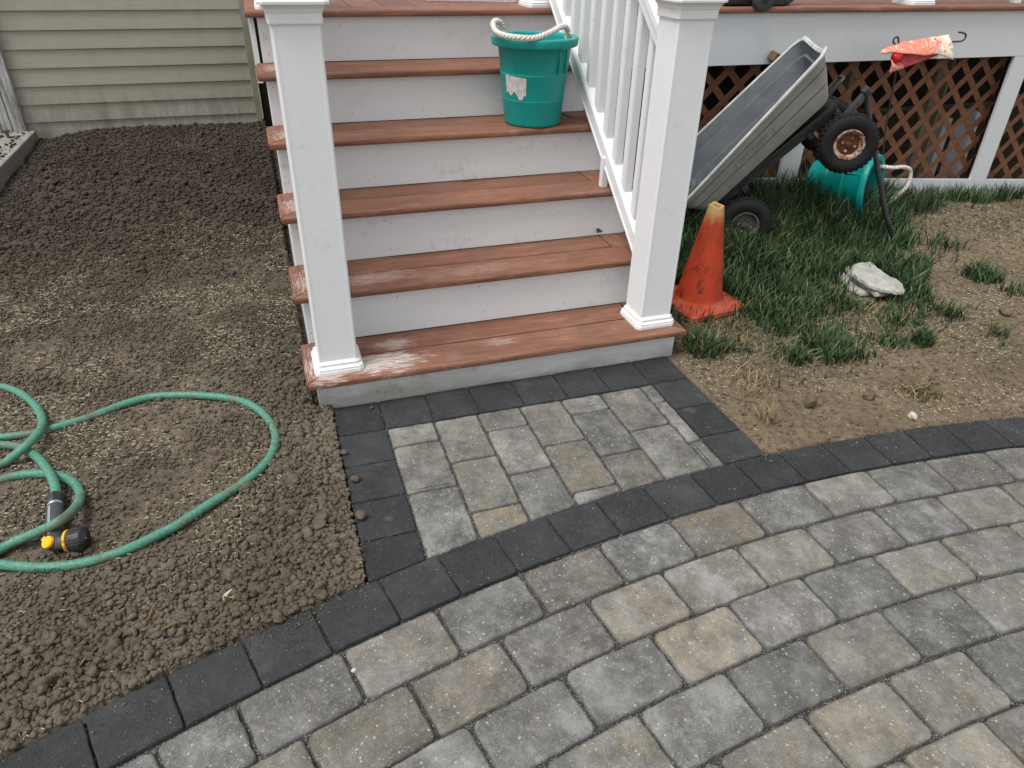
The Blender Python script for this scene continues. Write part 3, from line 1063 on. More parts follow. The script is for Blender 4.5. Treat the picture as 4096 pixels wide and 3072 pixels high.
# ------------------------------------------------------------------ stair railings
def railing(xc, label):
    e = empty('stair_railing', (xc, PYc + 0.061, 0.30))
    O = Vector((xc, PYc + 0.061, 0.30))
    tag(e, label, 'railing')
    sl = RISE / RUN
    zc = lambda y: 0.730 + sl * (y - 0.648)         # bottom rail top line
    y0, y1 = PYc + 0.0615, 1.243
    def sloped(pr, name):
        V = [(x, y0, zc(y0) + dz) for x, dz in pr] + [(x, y1, zc(y1) + dz) for x, dz in pr]
        n = len(pr)
        bm = bmesh.new()
        vs = [bm.verts.new(Vector(v) - Vector((0, O.y, O.z))) for v in V]
        bm.faces.new(vs[:n]); bm.faces.new(list(reversed(vs[n:])))
        for i in range(n):
            bm.faces.new((vs[i], vs[n + i], vs[n + (i + 1) % n], vs[(i + 1) % n]))
        bmesh.ops.recalc_face_normals(bm, faces=bm.faces)
        return bm_obj(name, bm, 'white', e)
    sloped([(-.029, -.075), (.029, -.075), (.029, -.068), (.026, -.062), (.026, -.012), (.019, 0), (-.019, 0), (-.026, -.012), (-.026, -.062), (-.029, -.068)], 'bottom_rail')
    T0 = 0.602
    sloped([(-.022, T0), (.022, T0), (.026, T0 + .006), (.026, T0 + .045), (.034, T0 + .052), (.034, T0 + .078), (.026, T0 + .092), (-.026, T0 + .092), (-.034, T0 + .078), (-.034, T0 + .052), (-.026, T0 + .045), (-.026, T0 + .006)], 'top_rail')
    hb = 0.0165
    yy = 0.275 + 0.016
    while yy < 1.22:
        bm = bmesh.new()
        b = bmesh.new()
        bmesh.ops.create_cube(b, size=1.0)
        for v in b.verts:
            x, y = v.co.x * 2 * hb, v.co.y * 2 * hb + yy
            z = (zc(y) - 0.002) if v.co.z < 0 else (zc(y) + T0 + 0.003)
            v.co = Vector((x, y - O.y, z - O.z))
        bmesh.ops.bevel(b, geom=[ed for ed in b.edges if abs(ed.verts[0].co.z - ed.verts[1].co.z) > 0.2], offset=0.003, segments=2, affect='EDGES')
        merge(bm, b)
        bm_obj('baluster', bm, 'white', e)
        yy += 0.0955
    return e


rr = railing(PRX, 'white stair railing with square balusters beside the teal bucket')
rl = railing(PLX, 'white stair railing hidden behind the newel post on the siding side of the stairs')
bk = box('rail_foot', 1.197, 1.2225, 0.523, 0.5475, H1 + 2 * RISE + .0005, 0.60, 'white', rr, 0.001)
bk.location = -Vector((PRX, PYc + 0.061, 0.30))

# ------------------------------------------------------------------ deck
DX1 = 8.6
dk = empty('deck', (2.8, FY, 0))
DO = Vector((2.8, FY, 0))
tag(dk, 'raised deck with brown composite boards, white fascia and a white framed skirt', 'deck')
nosed_board('edge_board', -0.010, 3.312, DY, DY + 0.14, DECKZ - TT, DECKZ, 1, 0, 'tread_x', dk, DO)
nosed_board('edge_board', 3.3145, DX1, DY, DY + 0.14, DECKZ - TT, DECKZ, 0, 0, 'tread_x', dk, DO)
end_board('edge_board', 'L', DY, WALLY - 0.03, DECKZ - TT, DECKZ, -0.010, 'tread_y', dk, DO)
x = 0.134
bme = None
while x < DX1 - 0.1:
    if bme is None:
        o = box('deck_board', 0, 0.1335, DY + 0.1445, WALLY - 0.03, DECKZ - TT, DECKZ - 0.001, 'deck_y', dk, 0.004)
        bme = o.data
    else:
        o = bpy.data.objects.new('deck_board', bme)
        col.objects.link(o)
        o.parent = dk
    o.location = Vector((x, 0, 0)) - DO
    x += 0.1375
shift(box('fascia_board', 1.3115, DX1, FY, FY + 0.019, 0.799, DECKZ - TT - 0.001, 'fascia', dk, 0.0015), DO)
shift(box('side_fascia_board', 0.0, 0.019, FY + 0.062, WALLY - 0.04, 0.78, DECKZ - TT - 0.001, 'fascia', dk, 0.0015), DO)
# skirt frame
GB = lambda xx: 0.231 - (xx - 2.5) * (0.231 - 0.088) / 1.9        # top of the bottom rail, falls with the ground
for (xa, xb) in ((2.586, 2.706), (3.978, 4.100), (5.38, 5.50), (6.9, 7.02)):
    shift(box('skirt_post', xa, xb, FY + 0.001, FY + 0.020, GB(xb) - 0.16, 0.798, 'fascia', dk, 0.0015), DO)
for (xa, xb) in ((1.31, 2.586), (2.706, 3.978), (4.100, 5.38), (5.5, 6.9)):
    g0, g1 = GB(xa), GB(xb)
    bm = bmesh.new()
    add_box(bm, xa + .0005, xb - .0005, FY + 0.0015, FY + 0.0195, 0, 1, 0)
    for v in bm.verts:
        f_ = (v.co.x - xa) / (xb - xa)
        top = g0 + (g1 - g0) * f_
        v.co.z = top if v.co.z > .5 else top - 0.118
    shift(bm_obj('skirt_rail', bm, 'fascia', dk), DO)


def clip_poly(P, ax, val, keep_gt):
    out = []
    for i in range(len(P)):
        a, b = P[i], P[(i + 1) % len(P)]
        ia, ib = (a[ax] >= val) == keep_gt, (b[ax] >= val) == keep_gt
        if ia:
            out.append(a)
        if ia != ib:
            t_ = (val - a[ax]) / (b[ax] - a[ax])
            out.append((a[0] + (b[0] - a[0]) * t_, a[1] + (b[1] - a[1]) * t_))
    return out


def lattice(xa, xb, label):
    z0, z1 = GB(xb) - 0.09, 0.86
    e = empty('lattice_panel', ((xa + xb) / 2, FY + 0.086, z0))
    tag(e, label, 'lattice', 'lattice panels under the deck')
    O = Vector(e.location)
    hw = 0.0168
    for dr in (1, -1):
        ya = FY + (0.082 if dr == 1 else 0.0863)
        k = int((xa - 2) / 0.1465) - 1
        while True:
            xc = 3.067 - 0.0735 + 0.045 + (k - 20) * 0.149      # crossing of z = 0.695
            k += 1
            if xc - 1.2 > xb + 1:
                break
            if xc + 1.4 < xa - 1:
                continue
            d = Vector((1, 0, dr)).normalized()
            nn = Vector((-d.z, 0, d.x))
            c_ = Vector((xc, 0, 0.695))
            q = [c_ + d * s1 * 1.6 + nn * s2 * hw for s1, s2 in ((-1, -1), (1, -1), (1, 1), (-1, 1))]
            P = [(v.x, v.z) for v in q]
            for ax, val, kg in ((0, xa - 0.07, True), (0, xb + 0.07, False), (1, z0, True), (1, z1, False)):
                if P:
                    P = clip_poly(P, ax, val, kg)
            if len(P) < 3:
                continue
            V = [(p[0] - O.x, ya - O.y, p[1] - O.z) for p in P] + [(p[0] - O.x, ya + 0.004 - O.y, p[1] - O.z) for p in P]
            n = len(P)
            Fc = [tuple(range(n)), tuple(range(2 * n - 1, n - 1, -1))] + [(i, n + i, n + (i + 1) % n, (i + 1) % n) for i in range(n)]
            bm = bmesh.new()
            vs = [bm.verts.new(v) for v in V]
            for f in Fc:
                bm.faces.new([vs[i] for i in f])
            bmesh.ops.recalc_face_normals(bm, faces=bm.faces)
            bm_obj('slat', bm, 'lattice', e)


lattice(1.33, 2.586, 'brown lattice panel behind the tipped dump cart and stair railing')
lattice(2.706, 3.978, 'brown lattice panel between white skirt posts behind the garden flag and lying bucket')
lattice(4.100, 5.38, 'brown lattice panel beyond the white skirt post past the garden flag')
lattice(5.50, 6.9, 'brown lattice panel at the far end of the deck skirt')

# timber under the deck, seen through the lattice
for i, (xa, ya, zt_, ww) in enumerate(((3.87, 1.6, 1.02, .05), (3.97, 1.62, 1.02, .022), (3.232, 1.6, 1.02, .04))):
    o = box('timber_post', -ww / 2, ww / 2, -.02, .02, 0, zt_ + 0.08, 'wood', None, 0.002)
    o.location = (xa, ya, -0.075)
    tag(o, ['wide pale timber under the deck seen through the lattice', 'thin pale timber strip under the deck beside a wider one', 'pale timber behind the lattice above the lying bucket'][i], 'timber')
for i, (xa, ya, zz, a, sx, sz) in enumerate(((4.25, 1.62, .37, .5, .11, .03), (4.10, 1.66, .40, -.3, .05, .05), (4.36, 1.7, .42, .2, .06, .07))):
    o = box('plastic_crate', -sx / 2, sx / 2, -.05, .05, 0, sz + .42, 'white', None, 0.004)
    o.location = (xa, ya, -.08)
    o.rotation_euler = (0, 0, a)
    tag(o, ['large white plastic piece stored under the deck behind the lattice', 'small white plastic piece stored under the deck by the pale timbers', 'white plastic piece stored under the deck beside the skirt post'][i], 'storage')

# deck rail posts and low rail
for (xx, lab) in ((PLX, 'white deck post base at the top of the stairs on the siding side'), (PRX - .02, 'white deck post base at the top of the stairs behind the railing'), (3.25, 'white deck post base standing alone near the seam in the deck edge')):
    e = newel(xx, 1.318, DECKZ + 0.0003, 2.05, lab, 'deck_post')
dr = empty('deck_railing', (2.3, 1.318, DECKZ))
tag(dr, 'white deck railing foot and rail between the deck posts', 'railing')
for xa, xb in ((PRX + .042, 3.188), (3.312, 5.5)):
    o = box('bottom_rail', xa - 2.3, xb - 2.3, -.028, .028, 0.085, 0.125, 'white', dr, .003)
    o = box('top_rail', xa - 2.3, xb - 2.3, -.034, .034, 0.88, 0.93, 'white', dr, .004)
    n = int((xb - xa) / 0.12)
    for i in range(n):
        xx = xa + (i + .5) * (xb - xa) / n - 2.3
        box('baluster', xx - .0165, xx + .0165, -.0165, .0165, 0.124, 0.881, 'white', dr, 0)
box('rail_foot', 3.92 - 2.3, 3.962 - 2.3, -.02, .02, 0.0005, 0.0845, 'white', dr, .002)

# ------------------------------------------------------------------ house wall
hw_ = empty('house_wall', (-0.76, WALLY, 0.05))
HO = Vector((-0.76, WALLY, 0.05))
tag(hw_, 'beige vinyl sided house wall with dirt splashed along its foot', 'wall')
EXP = 0.1117
zb0 = 0.1755 - EXP
for k_ in range(22):
    z0 = zb0 + k_ * EXP
    x0, x1 = -1.523, -0.048
    pr = [(WALLY, z0 + EXP + .01), (WALLY - 0.001, z0 + EXP), (WALLY - 0.0125, z0 + 0.012), (WALLY - 0.0135, z0 + 0.002), (WALLY - 0.012, z0), (WALLY, z0 + 0.0005)]
    bm = extrude_x(pr, x0, x1)
    shift(bm_obj('siding_panel', bm, 'siding', hw_), HO)
shift(box('corner_post', -0.0478, -0.0085, WALLY - 0.022, WALLY + 0.08, 0.06, 2.55, 'siding_trim', hw_, .002), HO)
shift(box('starter_strip', -1.52, -0.049, WALLY - 0.012, WALLY + 0.01, zb0 - 0.028, zb0 - 0.002, 'old_white', hw_, .001), HO)
shift(box('sheathing', -1.7, -0.0475, WALLY + 0.0105, WALLY + 0.12, -0.09, 2.55, 'siding_trim', hw_, 0), HO)
fw = box('foundation_wall', -2.82, 5.78, 0, .15, 0, 1.05, 'shade_tint', None, 0)
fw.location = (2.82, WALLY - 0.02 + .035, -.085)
tag(fw, 'foundation wall at the back under the deck, its shade put into the dark colour', 'wall')
# door casing
dc = empty('door_casing', (-1.62, WALLY - 0.03, 0.05))
tag(dc, 'weathered white door casing beside the vinyl siding above a concrete slab', 'door frame')
DC = Vector((-1.62, WALLY - 0.03, 0.05))
shift(box('outer_trim', -1.572, -1.5235, WALLY - 0.05, WALLY + .01, 0.05, 2.3, 'old_white', dc, .003), DC)
for i in range(4):
    shift(box('casing_strip', -1.70 + i * .031, -1.672 + i * .031, WALLY - 0.032 + .006 * (i % 2), WALLY + .01, 0.07, 2.3, 'old_white', dc, .003), DC)
shift(box('door_panel', -2.5, -1.7015, WALLY - 0.02, WALLY + .01, 0.07, 2.3, 'old_white', dc, .003), DC)
# slab
bm = bmesh.new()
add_box(bm, -2.6, -1.470, 2.55, 3.75, 0.0, 0.135, .008, 2)
sl = bm_obj('concrete_slab', bm, 'concrete')
tag(sl, 'grey concrete door slab littered with dark soil crumbs', 'slab')

# ------------------------------------------------------------------ teal buckets
def bucket(loc, label, nm='bucket'):
    e = empty(nm, loc)
    tag(e, label, 'bucket', 'teal rope handled buckets')
    prof = [(0.0, 0.006), (0.098, 0.006), (0.104, 0.0), (0.109, 0.003), (0.1115, 0.012), (0.1205, 0.094), (0.1215, 0.096), (0.1195, 0.0985), (0.1200, 0.10), (0.1205, 0.102), (0.1295, 0.186), (0.1305, 0.188), (0.1285, 0.190), (0.1295, 0.194), (0.1395, 0.283), (0.160, 0.283), (0.1630, 0.285), (0.1645, 0.289), (0.1655, 0.308), (0.1645, 0.312), (0.160, 0.314), (0.142, 0.314), (0.1385, 0.311), (0.137, 0.300), (0.126, 0.19), (0.108, 0.012), (0.0, 0.010)]
    V, Fc = lathe(prof, 64)
    obj('body', V, Fc, 'teal', e, True)
    for a in (R(-66), R(-48), R(114), R(132)):
        bm = bmesh.new()
        add_box(bm, 0.129, 0.1400, -.0025, .0025, 0.193, 0.284, .001, 1, Matrix.Rotation(a, 4, 'Z'))
        bm_obj('handle_rib', bm, 'teal', e)
    return e


b1 = bucket((1.016, 0.830, H1 + 3 * RISE + .0008), 'upright teal plastic bucket with white rope handle standing on a stair tread')


def sticker(parent, a0, a1, z0, z1, rfun, name='paper_label'):
    nA, nZ = 22, 16
    V, Fc, idx = [], [], {}
    keep = np.ones((nA, nZ), bool)
    for i in range(nA):
        u = i / (nA - 1)
        bot = 0.10 + 0.07 * math.sin(u * 17) + (0.0 if u < .72 else 0.0) + random.uniform(0, .06)
        if 0.62 < u < .86:
            bot = random.uniform(-.02, .05)
        else:
            bot += .1
        top = 0.97 - 0.22 * max(0, u - .0) * (1 if u > .2 else 0.2) * .3 - random.uniform(0, .04)
        for j in range(nZ):
            w_ = j / (nZ - 1)
            a = a0 + (a1 - a0) * (u + random.uniform(-.008, .008))
            z = z0 + (z1 - z0) * (bot + (top - bot) * w_)
            r_ = rfun(z) + 0.0012
            idx[i, j] = len(V)
            V.append((r_ * math.cos(a), r_ * math.sin(a), z))
    for i in range(nA - 1):
        for j in range(nZ - 1):
            Fc.append((idx[i, j], idx[i + 1, j], idx[i + 1, j + 1], idx[i, j + 1]))
    return obj(name, V, Fc, 'label', parent, True)


rf = lambda z: 0.1115 + (0.1395 - 0.1115) * (z - .012) / (.271)
sticker(b1, R(196), R(238), 0.100, 0.192, rf)
# rope handle of the upright bucket: from inside rim right, sagging over the front left rim, back to the rear left
pts = [(0.122, -0.020, 0.262), (0.124, -0.022, 0.318), (0.112, -0.035, 0.343), (0.075, -0.070, 0.349), (0.02, -0.115, 0.337), (-0.05, -0.150, 0.323), (-0.105, -0.152, 0.3235), (-0.150, -0.105, 0.326), (-0.168, -0.045, 0.333), (-0.160, 0.02, 0.350), (-0.135, 0.065, 0.358), (-0.108, 0.082, 0.348), (-0.098, 0.084, 0.318), (-0.097, 0.083, 0.275)]
V, Fc = rope_mesh(pts, 0.0105, 0.045)
obj('rope_handle', V, Fc, 'rope', b1, True)

b2 = bucket((2.775, 1.185, 0.21), 'teal plastic bucket lying on its side in the grass behind the dump cart')
nx = Vector((0.50, -0.86, 0.10)).normalized()
b2.rotation_euler = nx.to_track_quat('Z', 'Y').to_euler()
b2.rotation_euler.rotate_axis('Z', R(10))
rot2 = b2.rotation_euler.to_matrix()
o2 = Vector(b2.location)
wpts = [(2.99, 0.99, 0.33), (3.06, 0.955, 0.325), (3.16, 0.98, 0.315), (3.235, 1.00, 0.285), (3.225, 0.98, 0.22), (3.14, 0.95, 0.165), (3.05, 0.92, 0.13), (2.96, 0.895, 0.112), (2.90, 0.90, 0.115), (2.885, 0.93, 0.13)]
V, Fc = rope_mesh([tuple(rot2.inverted() @ (Vector(p) - o2)) for p in wpts], 0.0105, 0.045)
obj('rope_handle', V, Fc, 'rope', b2, True)
# label patch on the upper flank of the lying bucket
best = None
for k in range(72):
    a = 2 * PI * k / 72
    v = rot2 @ Vector((math.cos(a), math.sin(a), 0))
    sc_ = v.z + 0.75 * (-v.y) - 0.35 * v.x
    if best is None or sc_ > best[0]:
        best = (sc_, a)
sticker(b2, best[1] - .22, best[1] + .22, 0.10, 0.165, rf)

# ------------------------------------------------------------------ traffic cone
cn = empty('traffic_cone', (1.622, 0.378, 0.0), R(7))
tag(cn, 'worn orange traffic cone with a bleached tip beside the bottom step', 'cone')
cn.location.z = float(z_right(np.array(1.62), np.array(.38))) + 0.004
V, Fc = [], []
rings = []


def rsq(h, r_, z, n=6):
    out = []
    for q, (sx, sy) in enumerate(((1, 1), (-1, 1), (-1, -1), (1, -1))):
        for k in range(n + 1):
            a = q * PI / 2 + k * PI / 2 / n
            out.append((sx * (h - r_) + r_ * math.cos(a), sy * (h - r_) + r_ * math.sin(a), z))
    return out


V, Fc = rings_mesh([rsq(.142, .026, 0.0), rsq(.145, .026, .004), rsq(.145, .026, .022), rsq(.139, .024, .030), rsq(.122, .04, .035)], True, True, True)
cb_ = obj('base', V, Fc, 'cone', cn, True)
cb_.data.set_sharp_from_angle(angle=R(30))
prof = [(.118, .033), (.112, .0355), (.102, .038), (.097, .044), (.0935, .055), (.031, .418), (.0305, .424), (.0285, .4275), (.0235, .4265), (.022, .42), (.028, .30)]
V, Fc = lathe(prof, 48)
V = [(x + 0.03 * max(0, z - .05) , y, z + (0.004 * math.sin(x * 160) if z > .42 else 0)) for x, y, z in V]
obj('body', V, Fc, 'cone', cn, True)

# ------------------------------------------------------------------ tipped dump cart
ph, th = R(24), R(46)
e2 = Vector((math.sin(ph), math.cos(ph), 0))
aa = Vector((math.cos(ph), -math.sin(ph), 0))
e1 = aa * math.cos(th) + Vector((0, 0, math.sin(th)))
e3 = -aa * math.sin(th) + Vector((0, 0, math.cos(th)))
ct = empty('dump_cart')
ct.matrix_world = Matrix(((e1.x, e2.x, e3.x, 2.095), (e1.y, e2.y, e3.y, 0.8), (e1.z, e2.z, e3.z, 0.165), (0, 0, 0, 1)))
tag(ct, 'weathered grey poly dump cart tipped up on its end against the deck', 'cart')


def rrect(u0, u1, s0, s1, rc, n=7):
    out = []
    for q, (cu, cs) in enumerate(((u1 - rc, s1 - rc), (u0 + rc, s1 - rc), (u0 + rc, s0 + rc), (u1 - rc, s0 + rc))):
        for k in range(n + 1):
            a = q * PI / 2 + k * PI / 2 / n
            out.append((cu + rc * math.cos(a), cs + rc * math.sin(a)))
    # refine long edges
    res = []
    for i in range(len(out)):
        a, b = out[i], out[(i + 1) % len(out)]
        L = math.hypot(b[0] - a[0], b[1] - a[1])
        m = max(1, int(L / .05))
        for k in range(m):
            res.append((a[0] + (b[0] - a[0]) * k / m, a[1] + (b[1] - a[1]) * k / m))
    return res


CS = 0.154
RIMR = rrect(-.185, .680, -.062, .375, .065)
NR = len(RIMR)


def tub_ring(t_, off=0.0, zo=0.0):
    """t 0 bottom .. 1 rim"""
    cu, cs = 0.2415, CS
    fu, fs = (0.80 + 0.20 * t_), (0.70 + 0.30 * t_)
    res = []
    for (u, s) in RIMR:
        uu, s_ = cu + (u - cu) * fu, cs + (s - cs) * fs
        d = math.hypot(u - cu, s - cs)
        uu += off * (1 if u > cu else -1) * min(1, abs(u - cu) / .40)
        s_ += off * (1 if s > cs else -1) * min(1, abs(s - cs) / .19)
        nb = 0.163 + 0.066 * (uu + .055)
        nr = 0.309 + 0.134 * (uu + .077) + (s_ + .05) / .4 * .052 * (.674 - uu) / .6
        if t_ > .6 and u > .5:
            dip = max(0, 1 - ((s - cs) / .17) ** 2)
            nr -= 0.045 * dip * ss(.5, .66, np.array(u))
        res.append((uu, s_, float(nb + (nr - nb) * t_ + zo)))
    return res


outer = [tub_ring(0, -.012), tub_ring(0.02, -.003), tub_ring(.05), tub_ring(.36, .002), tub_ring(.375, -.006), tub_ring(.395, -.006), tub_ring(.40, .003), tub_ring(.68, .003), tub_ring(.695, -.005), tub_ring(.715, -.005), tub_ring(.72, .003), tub_ring(.90, -.001)]
V, Fc = rings_mesh(outer, True, True, False)
tub = obj('tub', V, Fc, 'tub', ct, True)
rimr = [tub_ring(.90, -.0005), tub_ring(.905, .010), tub_ring(.94, .015), tub_ring(.985, .014), tub_ring(1.0, .008), tub_ring(1.0, .001), tub_ring(.98, -.005)]
V, Fc = rings_mesh(rimr, True, False, False)
obj('rim', V, Fc, 'tub_rim', tub, True)
inner = [tub_ring(.98, -.005), tub_ring(.72, -.006), tub_ring(.71, -.017), tub_ring(.38, -.017), tub_ring(.37, -.030), tub_ring(.10, -.030, .002), tub_ring(.055, -.045, .003)]
V, Fc = rings_mesh(inner, True, False, True)
Fc = [tuple(reversed(f)) for f in Fc]
iw = obj('inner_wall', V, Fc, 'tub_in', tub, True)
iw.data.set_sharp_from_angle(angle=R(22))
tub.data.set_sharp_from_angle(angle=R(22))
# moulded name plate on the near flank
pu, pt = 0.243, 0.52
for body_, sz, ex, dn_ in (('FARM & RANCH', 0.0205, 0.0022, 0.0),):
    me = text_mesh(body_, sz, ex)
    for v in me.vertices:
        u, hgt, d = pu + v.co.x, v.co.y, v.co.z
        nb, nr = 0.163 + 0.066 * (u + .055), 0.309 + 0.134 * (u + .077)
        t_ = pt + hgt / (nr - nb)
        s_ = CS + (-.062 - CS) * (0.70 + 0.30 * t_) - 0.0036 - d
        v.co = (u, s_, nb + (nr - nb) * t_)
    link('raised_lettering', me, 'tub', tub)
fp = []
for k in range(48):
    a = 2 * PI * k / 48
    ex_ = lambda v_, p_: math.copysign(abs(v_) ** p_, v_)
    u, hgt = pu + .105 * ex_(math.cos(a), .35), .018 * ex_(math.sin(a), .45)
    nb, nr = 0.163 + 0.066 * (u + .055), 0.309 + 0.134 * (u + .077)
    t_ = pt + hgt / (nr - nb)
    fp.append((u, CS + (-.062 - CS) * (0.70 + 0.30 * t_) - 0.0036, nb + (nr - nb) * t_))
V, Fc = tube(fp, .0022, 6, False, True)
obj('plate_border', V, Fc, 'tub', tub, True)


def wheel(u, s, front=True, rm='rim', hm='rust'):
    RT = 0.1275
    tw = 0.042
    prof = [(.066, -.026), (.070, -.032), (.078, -.037), (.098, -.041), (.112, -.037), (.121, -.028), (.1245, -.014), (.1255, 0), (.1245, .014), (.121, .028), (.112, .037), (.098, .041), (.078, .037), (.070, .032), (.066, .026)]
    V, Fc = lathe(prof, 56, 'y')
    bm = bmesh.new()
    me = bpy.data.meshes.new('tmp')
    me.from_pydata(V, [], Fc)
    bm.from_mesh(me)
    bpy.data.meshes.remove(me)
    for i in range(34):
        a = 2 * PI * i / 34
        for sy in (-1, 1):
            yo = sy * .021
            add_box(bm, -.0075, .0075, yo - .014, yo + .014, .1185, .1272, .002, 1, Matrix.Rotation(a + (0 if sy > 0 else PI / 34), 4, 'Y') @ Matrix.Rotation(sy * .12, 4, 'X'))
        add_box(bm, -.006, .006, -.007, .007, .122, .1282, .0015, 1, Matrix.Rotation(a + PI / 68, 4, 'Y'))
    wh = bm_obj('wheel', bm, 'tyre', ct, True, (u, s, 0))
    prof = [(.014, -.018), (.034, -.014), (.046, -.012), (.052, -.020), (.056, -.030), (.061, -.0335), (.066, -.033), (.0675, -.028), (.066, -.02)]
    sg = 1 if front else -1
    V, Fc = lathe([(r_, h * 1) for r_, h in prof], 40, 'y')
    # near side faces -s
    V = [(x, -abs(y) if front else abs(y), z) for x, y, z in V]
    obj('rim_ring', [v for v in V], Fc, rm, wh, True)
    prof = [(.0, -.030), (.010, -.030), (.012, -.027), (.0125, -.019), (.020, -.0175), (.034, -.0150), (.047, -.0130)]
    V, Fc = lathe(prof, 32, 'y')
    V = [(x, (-abs(y)) if front else abs(y), z) for x, y, z in V]
    hub = obj('hub', V, Fc, hm, wh, True)
    bm = bmesh.new()
    for i in range(4):
        a = 2 * PI * i / 4 + .5
        bmesh.ops.create_cone(bm, cap_ends=True, segments=6, radius1=.006, radius2=.0055, depth=.010, matrix=Matrix.Translation((.029 * math.cos(a), -.020 if front else .020, .029 * math.sin(a))) @ Matrix.Rotation(R(90), 4, 'X'))
    bm_obj('bolts', bm, 'rim', hub)['kind'] = 'stuff'
    # rear side disc closing the wheel
    prof = [(.0, .018), (.05, .018), (.058, .028), (.066, .026)]
    V, Fc = lathe(prof, 32, 'y')
    V = [(x, abs(y) if front else -abs(y), z) for x, y, z in V]
    obj('back_disc', V, Fc, 'rim', wh, True)
    return wh


wheel(0.0, 0.0, True, 'dusty', 'dusty'); wheel(0.543, 0.0)
wheel(0.0, 0.37, False); wheel(0.543, 0.37)
bm = bmesh.new()
for s_ in (0.08, 0.27):
    add_box(bm, -.02, .60, s_ - .014, s_ + .014, 0.115, 0.150, .003)
for u in (0.0, 0.10, 0.45, .585):
    add_box(bm, u - .014, u + .014, 0.05, .30, 0.10, 0.1305, .003)
for u in (0.0, .543):
    add_box(bm, u - .011, u + .011, .035, .335, -.011, .011, .003)
    for s_ in (.08, .27):
        add_box(bm, u - .016, u + .016, s_ - .012, s_ + .012, -.012, .12, .002)
bm_obj('chassis', bm, 'blacksteel', ct)
bm = bmesh.new()
add_box(bm, .04, .60, .03, .285, .150, .172, .004)
bm_obj('bed_plate', bm, 'black', ct)
bm = bmesh.new()
v0, v1 = Vector((.555, .2, .02)), Vector((.742, .2, .062))
ax = (v1 - v0)
mt = Matrix.Translation((v0 + v1) / 2) @ ax.to_track_quat('X', 'Z').to_matrix().to_4x4()
add_box(bm, -ax.length / 2, ax.length / 2, -.017, .017, -.011, .011, .003, 2, mt)
bm_obj('tongue', bm, 'bluesteel', ct)
bm = bmesh.new()
add_box(bm, .724, .758, .176, .224, .044, .080, .006)
bmesh.ops.create_cone(bm, cap_ends=True, segments=10, radius1=.008, radius2=.008, depth=.062, matrix=Matrix.Translation((.744, .2, .064)) @ Matrix.Rotation(R(90), 4, 'X'))
bm_obj('pivot_bracket', bm, 'blacksteel', ct)
V, Fc = tube(catmull([(.738, .2, .055), (.704, .2, -.013), (.66, .2, -.12), (.622, .2, -.215), (.565, .2, -.36), (.515, .2, -.486), (.492, .205, -.57), (.482, .215, -.64), (.479, .22, -.70)], 6), .0125, 12)
obj('pull_handle', V, Fc, 'blacksteel', ct, True)
V, Fc = tube(catmull([(.60, .17, .165), (.655, .17, .18), (.69, .172, .186), (.698, .20, .187), (.69, .232, .186), (.655, .235, .18), (.60, .235, .165)], 6), .0075, 8)
obj('release_lever', V, Fc, 'blacksteel', ct, True)
# stub behind the tub, resting on the fascia
kb = box('wood_block', -.028, .028, -.022, .022, -.022, .022, 'twig', None, .006)
kb.location = (2.392, 1.206, 0.832)
kb.rotation_euler = (.2, .4, .3)
tag(kb, 'small brown wood stub between the dump cart rim and the deck fascia', 'wood block')

# ------------------------------------------------------------------ garden flag
fs = empty('flag_stand', (3.115, 1.0, float(z_right(np.array(3.115), np.array(1.0)))))
FO = Vector(fs.location)
tag(fs, 'thin black wire garden flag stand pushed into the grass', 'flag stand')
wire = [(3.117, 1.0, -0.03), (3.042, 1.0, .307), (2.992, 1.0, .483), (2.945, 1.0, .80), (2.905, 1.0, .895), (2.884, 1.0, .913), (2.882, 1.0, .928), (2.892, 1.0, .936), (2.906, 1.0, .932), (2.914, 1.0, .915), (2.93, 1.0, .895), (2.99, 1.0, .895), (3.23, 1.0, .909), (3.295, 1.0, .911), (3.316, 1.0, .922), (3.314, 1.0, .94), (3.295, 1.0, .948), (3.265, 1.0, .952)]
V, Fc = tube(catmull([Vector(p) - FO for p in wire], 5), .0042, 8)
obj('wire_frame', V, Fc, 'blacksteel', fs, True)
gf = empty('garden_flag', (3.02, 1.0, 0.90))
GO = Vector(gf.location)
tag(gf, 'small floral garden flag blown over its wire bar in pink and cream', 'flag')


def poly_pts(P, n):
    P = [Vector(p) for p in P]
    d = [0]
    for i in range(1, len(P)):
        d.append(d[-1] + (P[i] - P[i - 1]).length)
    out = []
    for k in range(n + 1):
        s_ = d[-1] * k / n
        i = max(0, min(len(P) - 2, int(np.searchsorted(d, s_)) - 1))
        out.append(P[i].lerp(P[i + 1], (s_ - d[i]) / max(1e-6, d[i + 1] - d[i])))
    return out


def patch(name, top, bot, n, mat, sag=0.01, parent=gf, m=10, wave=.004):
    """cloth strip between two polylines"""
    A, B = poly_pts(top, n), poly_pts(bot, n)
    V, Fc = [], []
    for i in range(n + 1):
        for j in range(m + 1):
            t_ = j / m
            p = A[i] * (1 - t_) + B[i] * t_
            fd = wave * math.sin(i * .75 - j * .55) * math.sin(PI * min(1, t_ + .15))
            p = p + Vector((0, -sag * math.sin(PI * t_) + fd, fd * .3))
            V.append(p - GO)
    for i in range(n):
        for j in range(m):
            a = i * (m + 1) + j
            Fc.append((a, a + 1, a + m + 2, a + m + 1))
    o = obj(name, V, Fc, mat, parent, True)
    md = o.modifiers.new('thick', 'SOLIDIFY')
    md.thickness = 0.0012
    return o


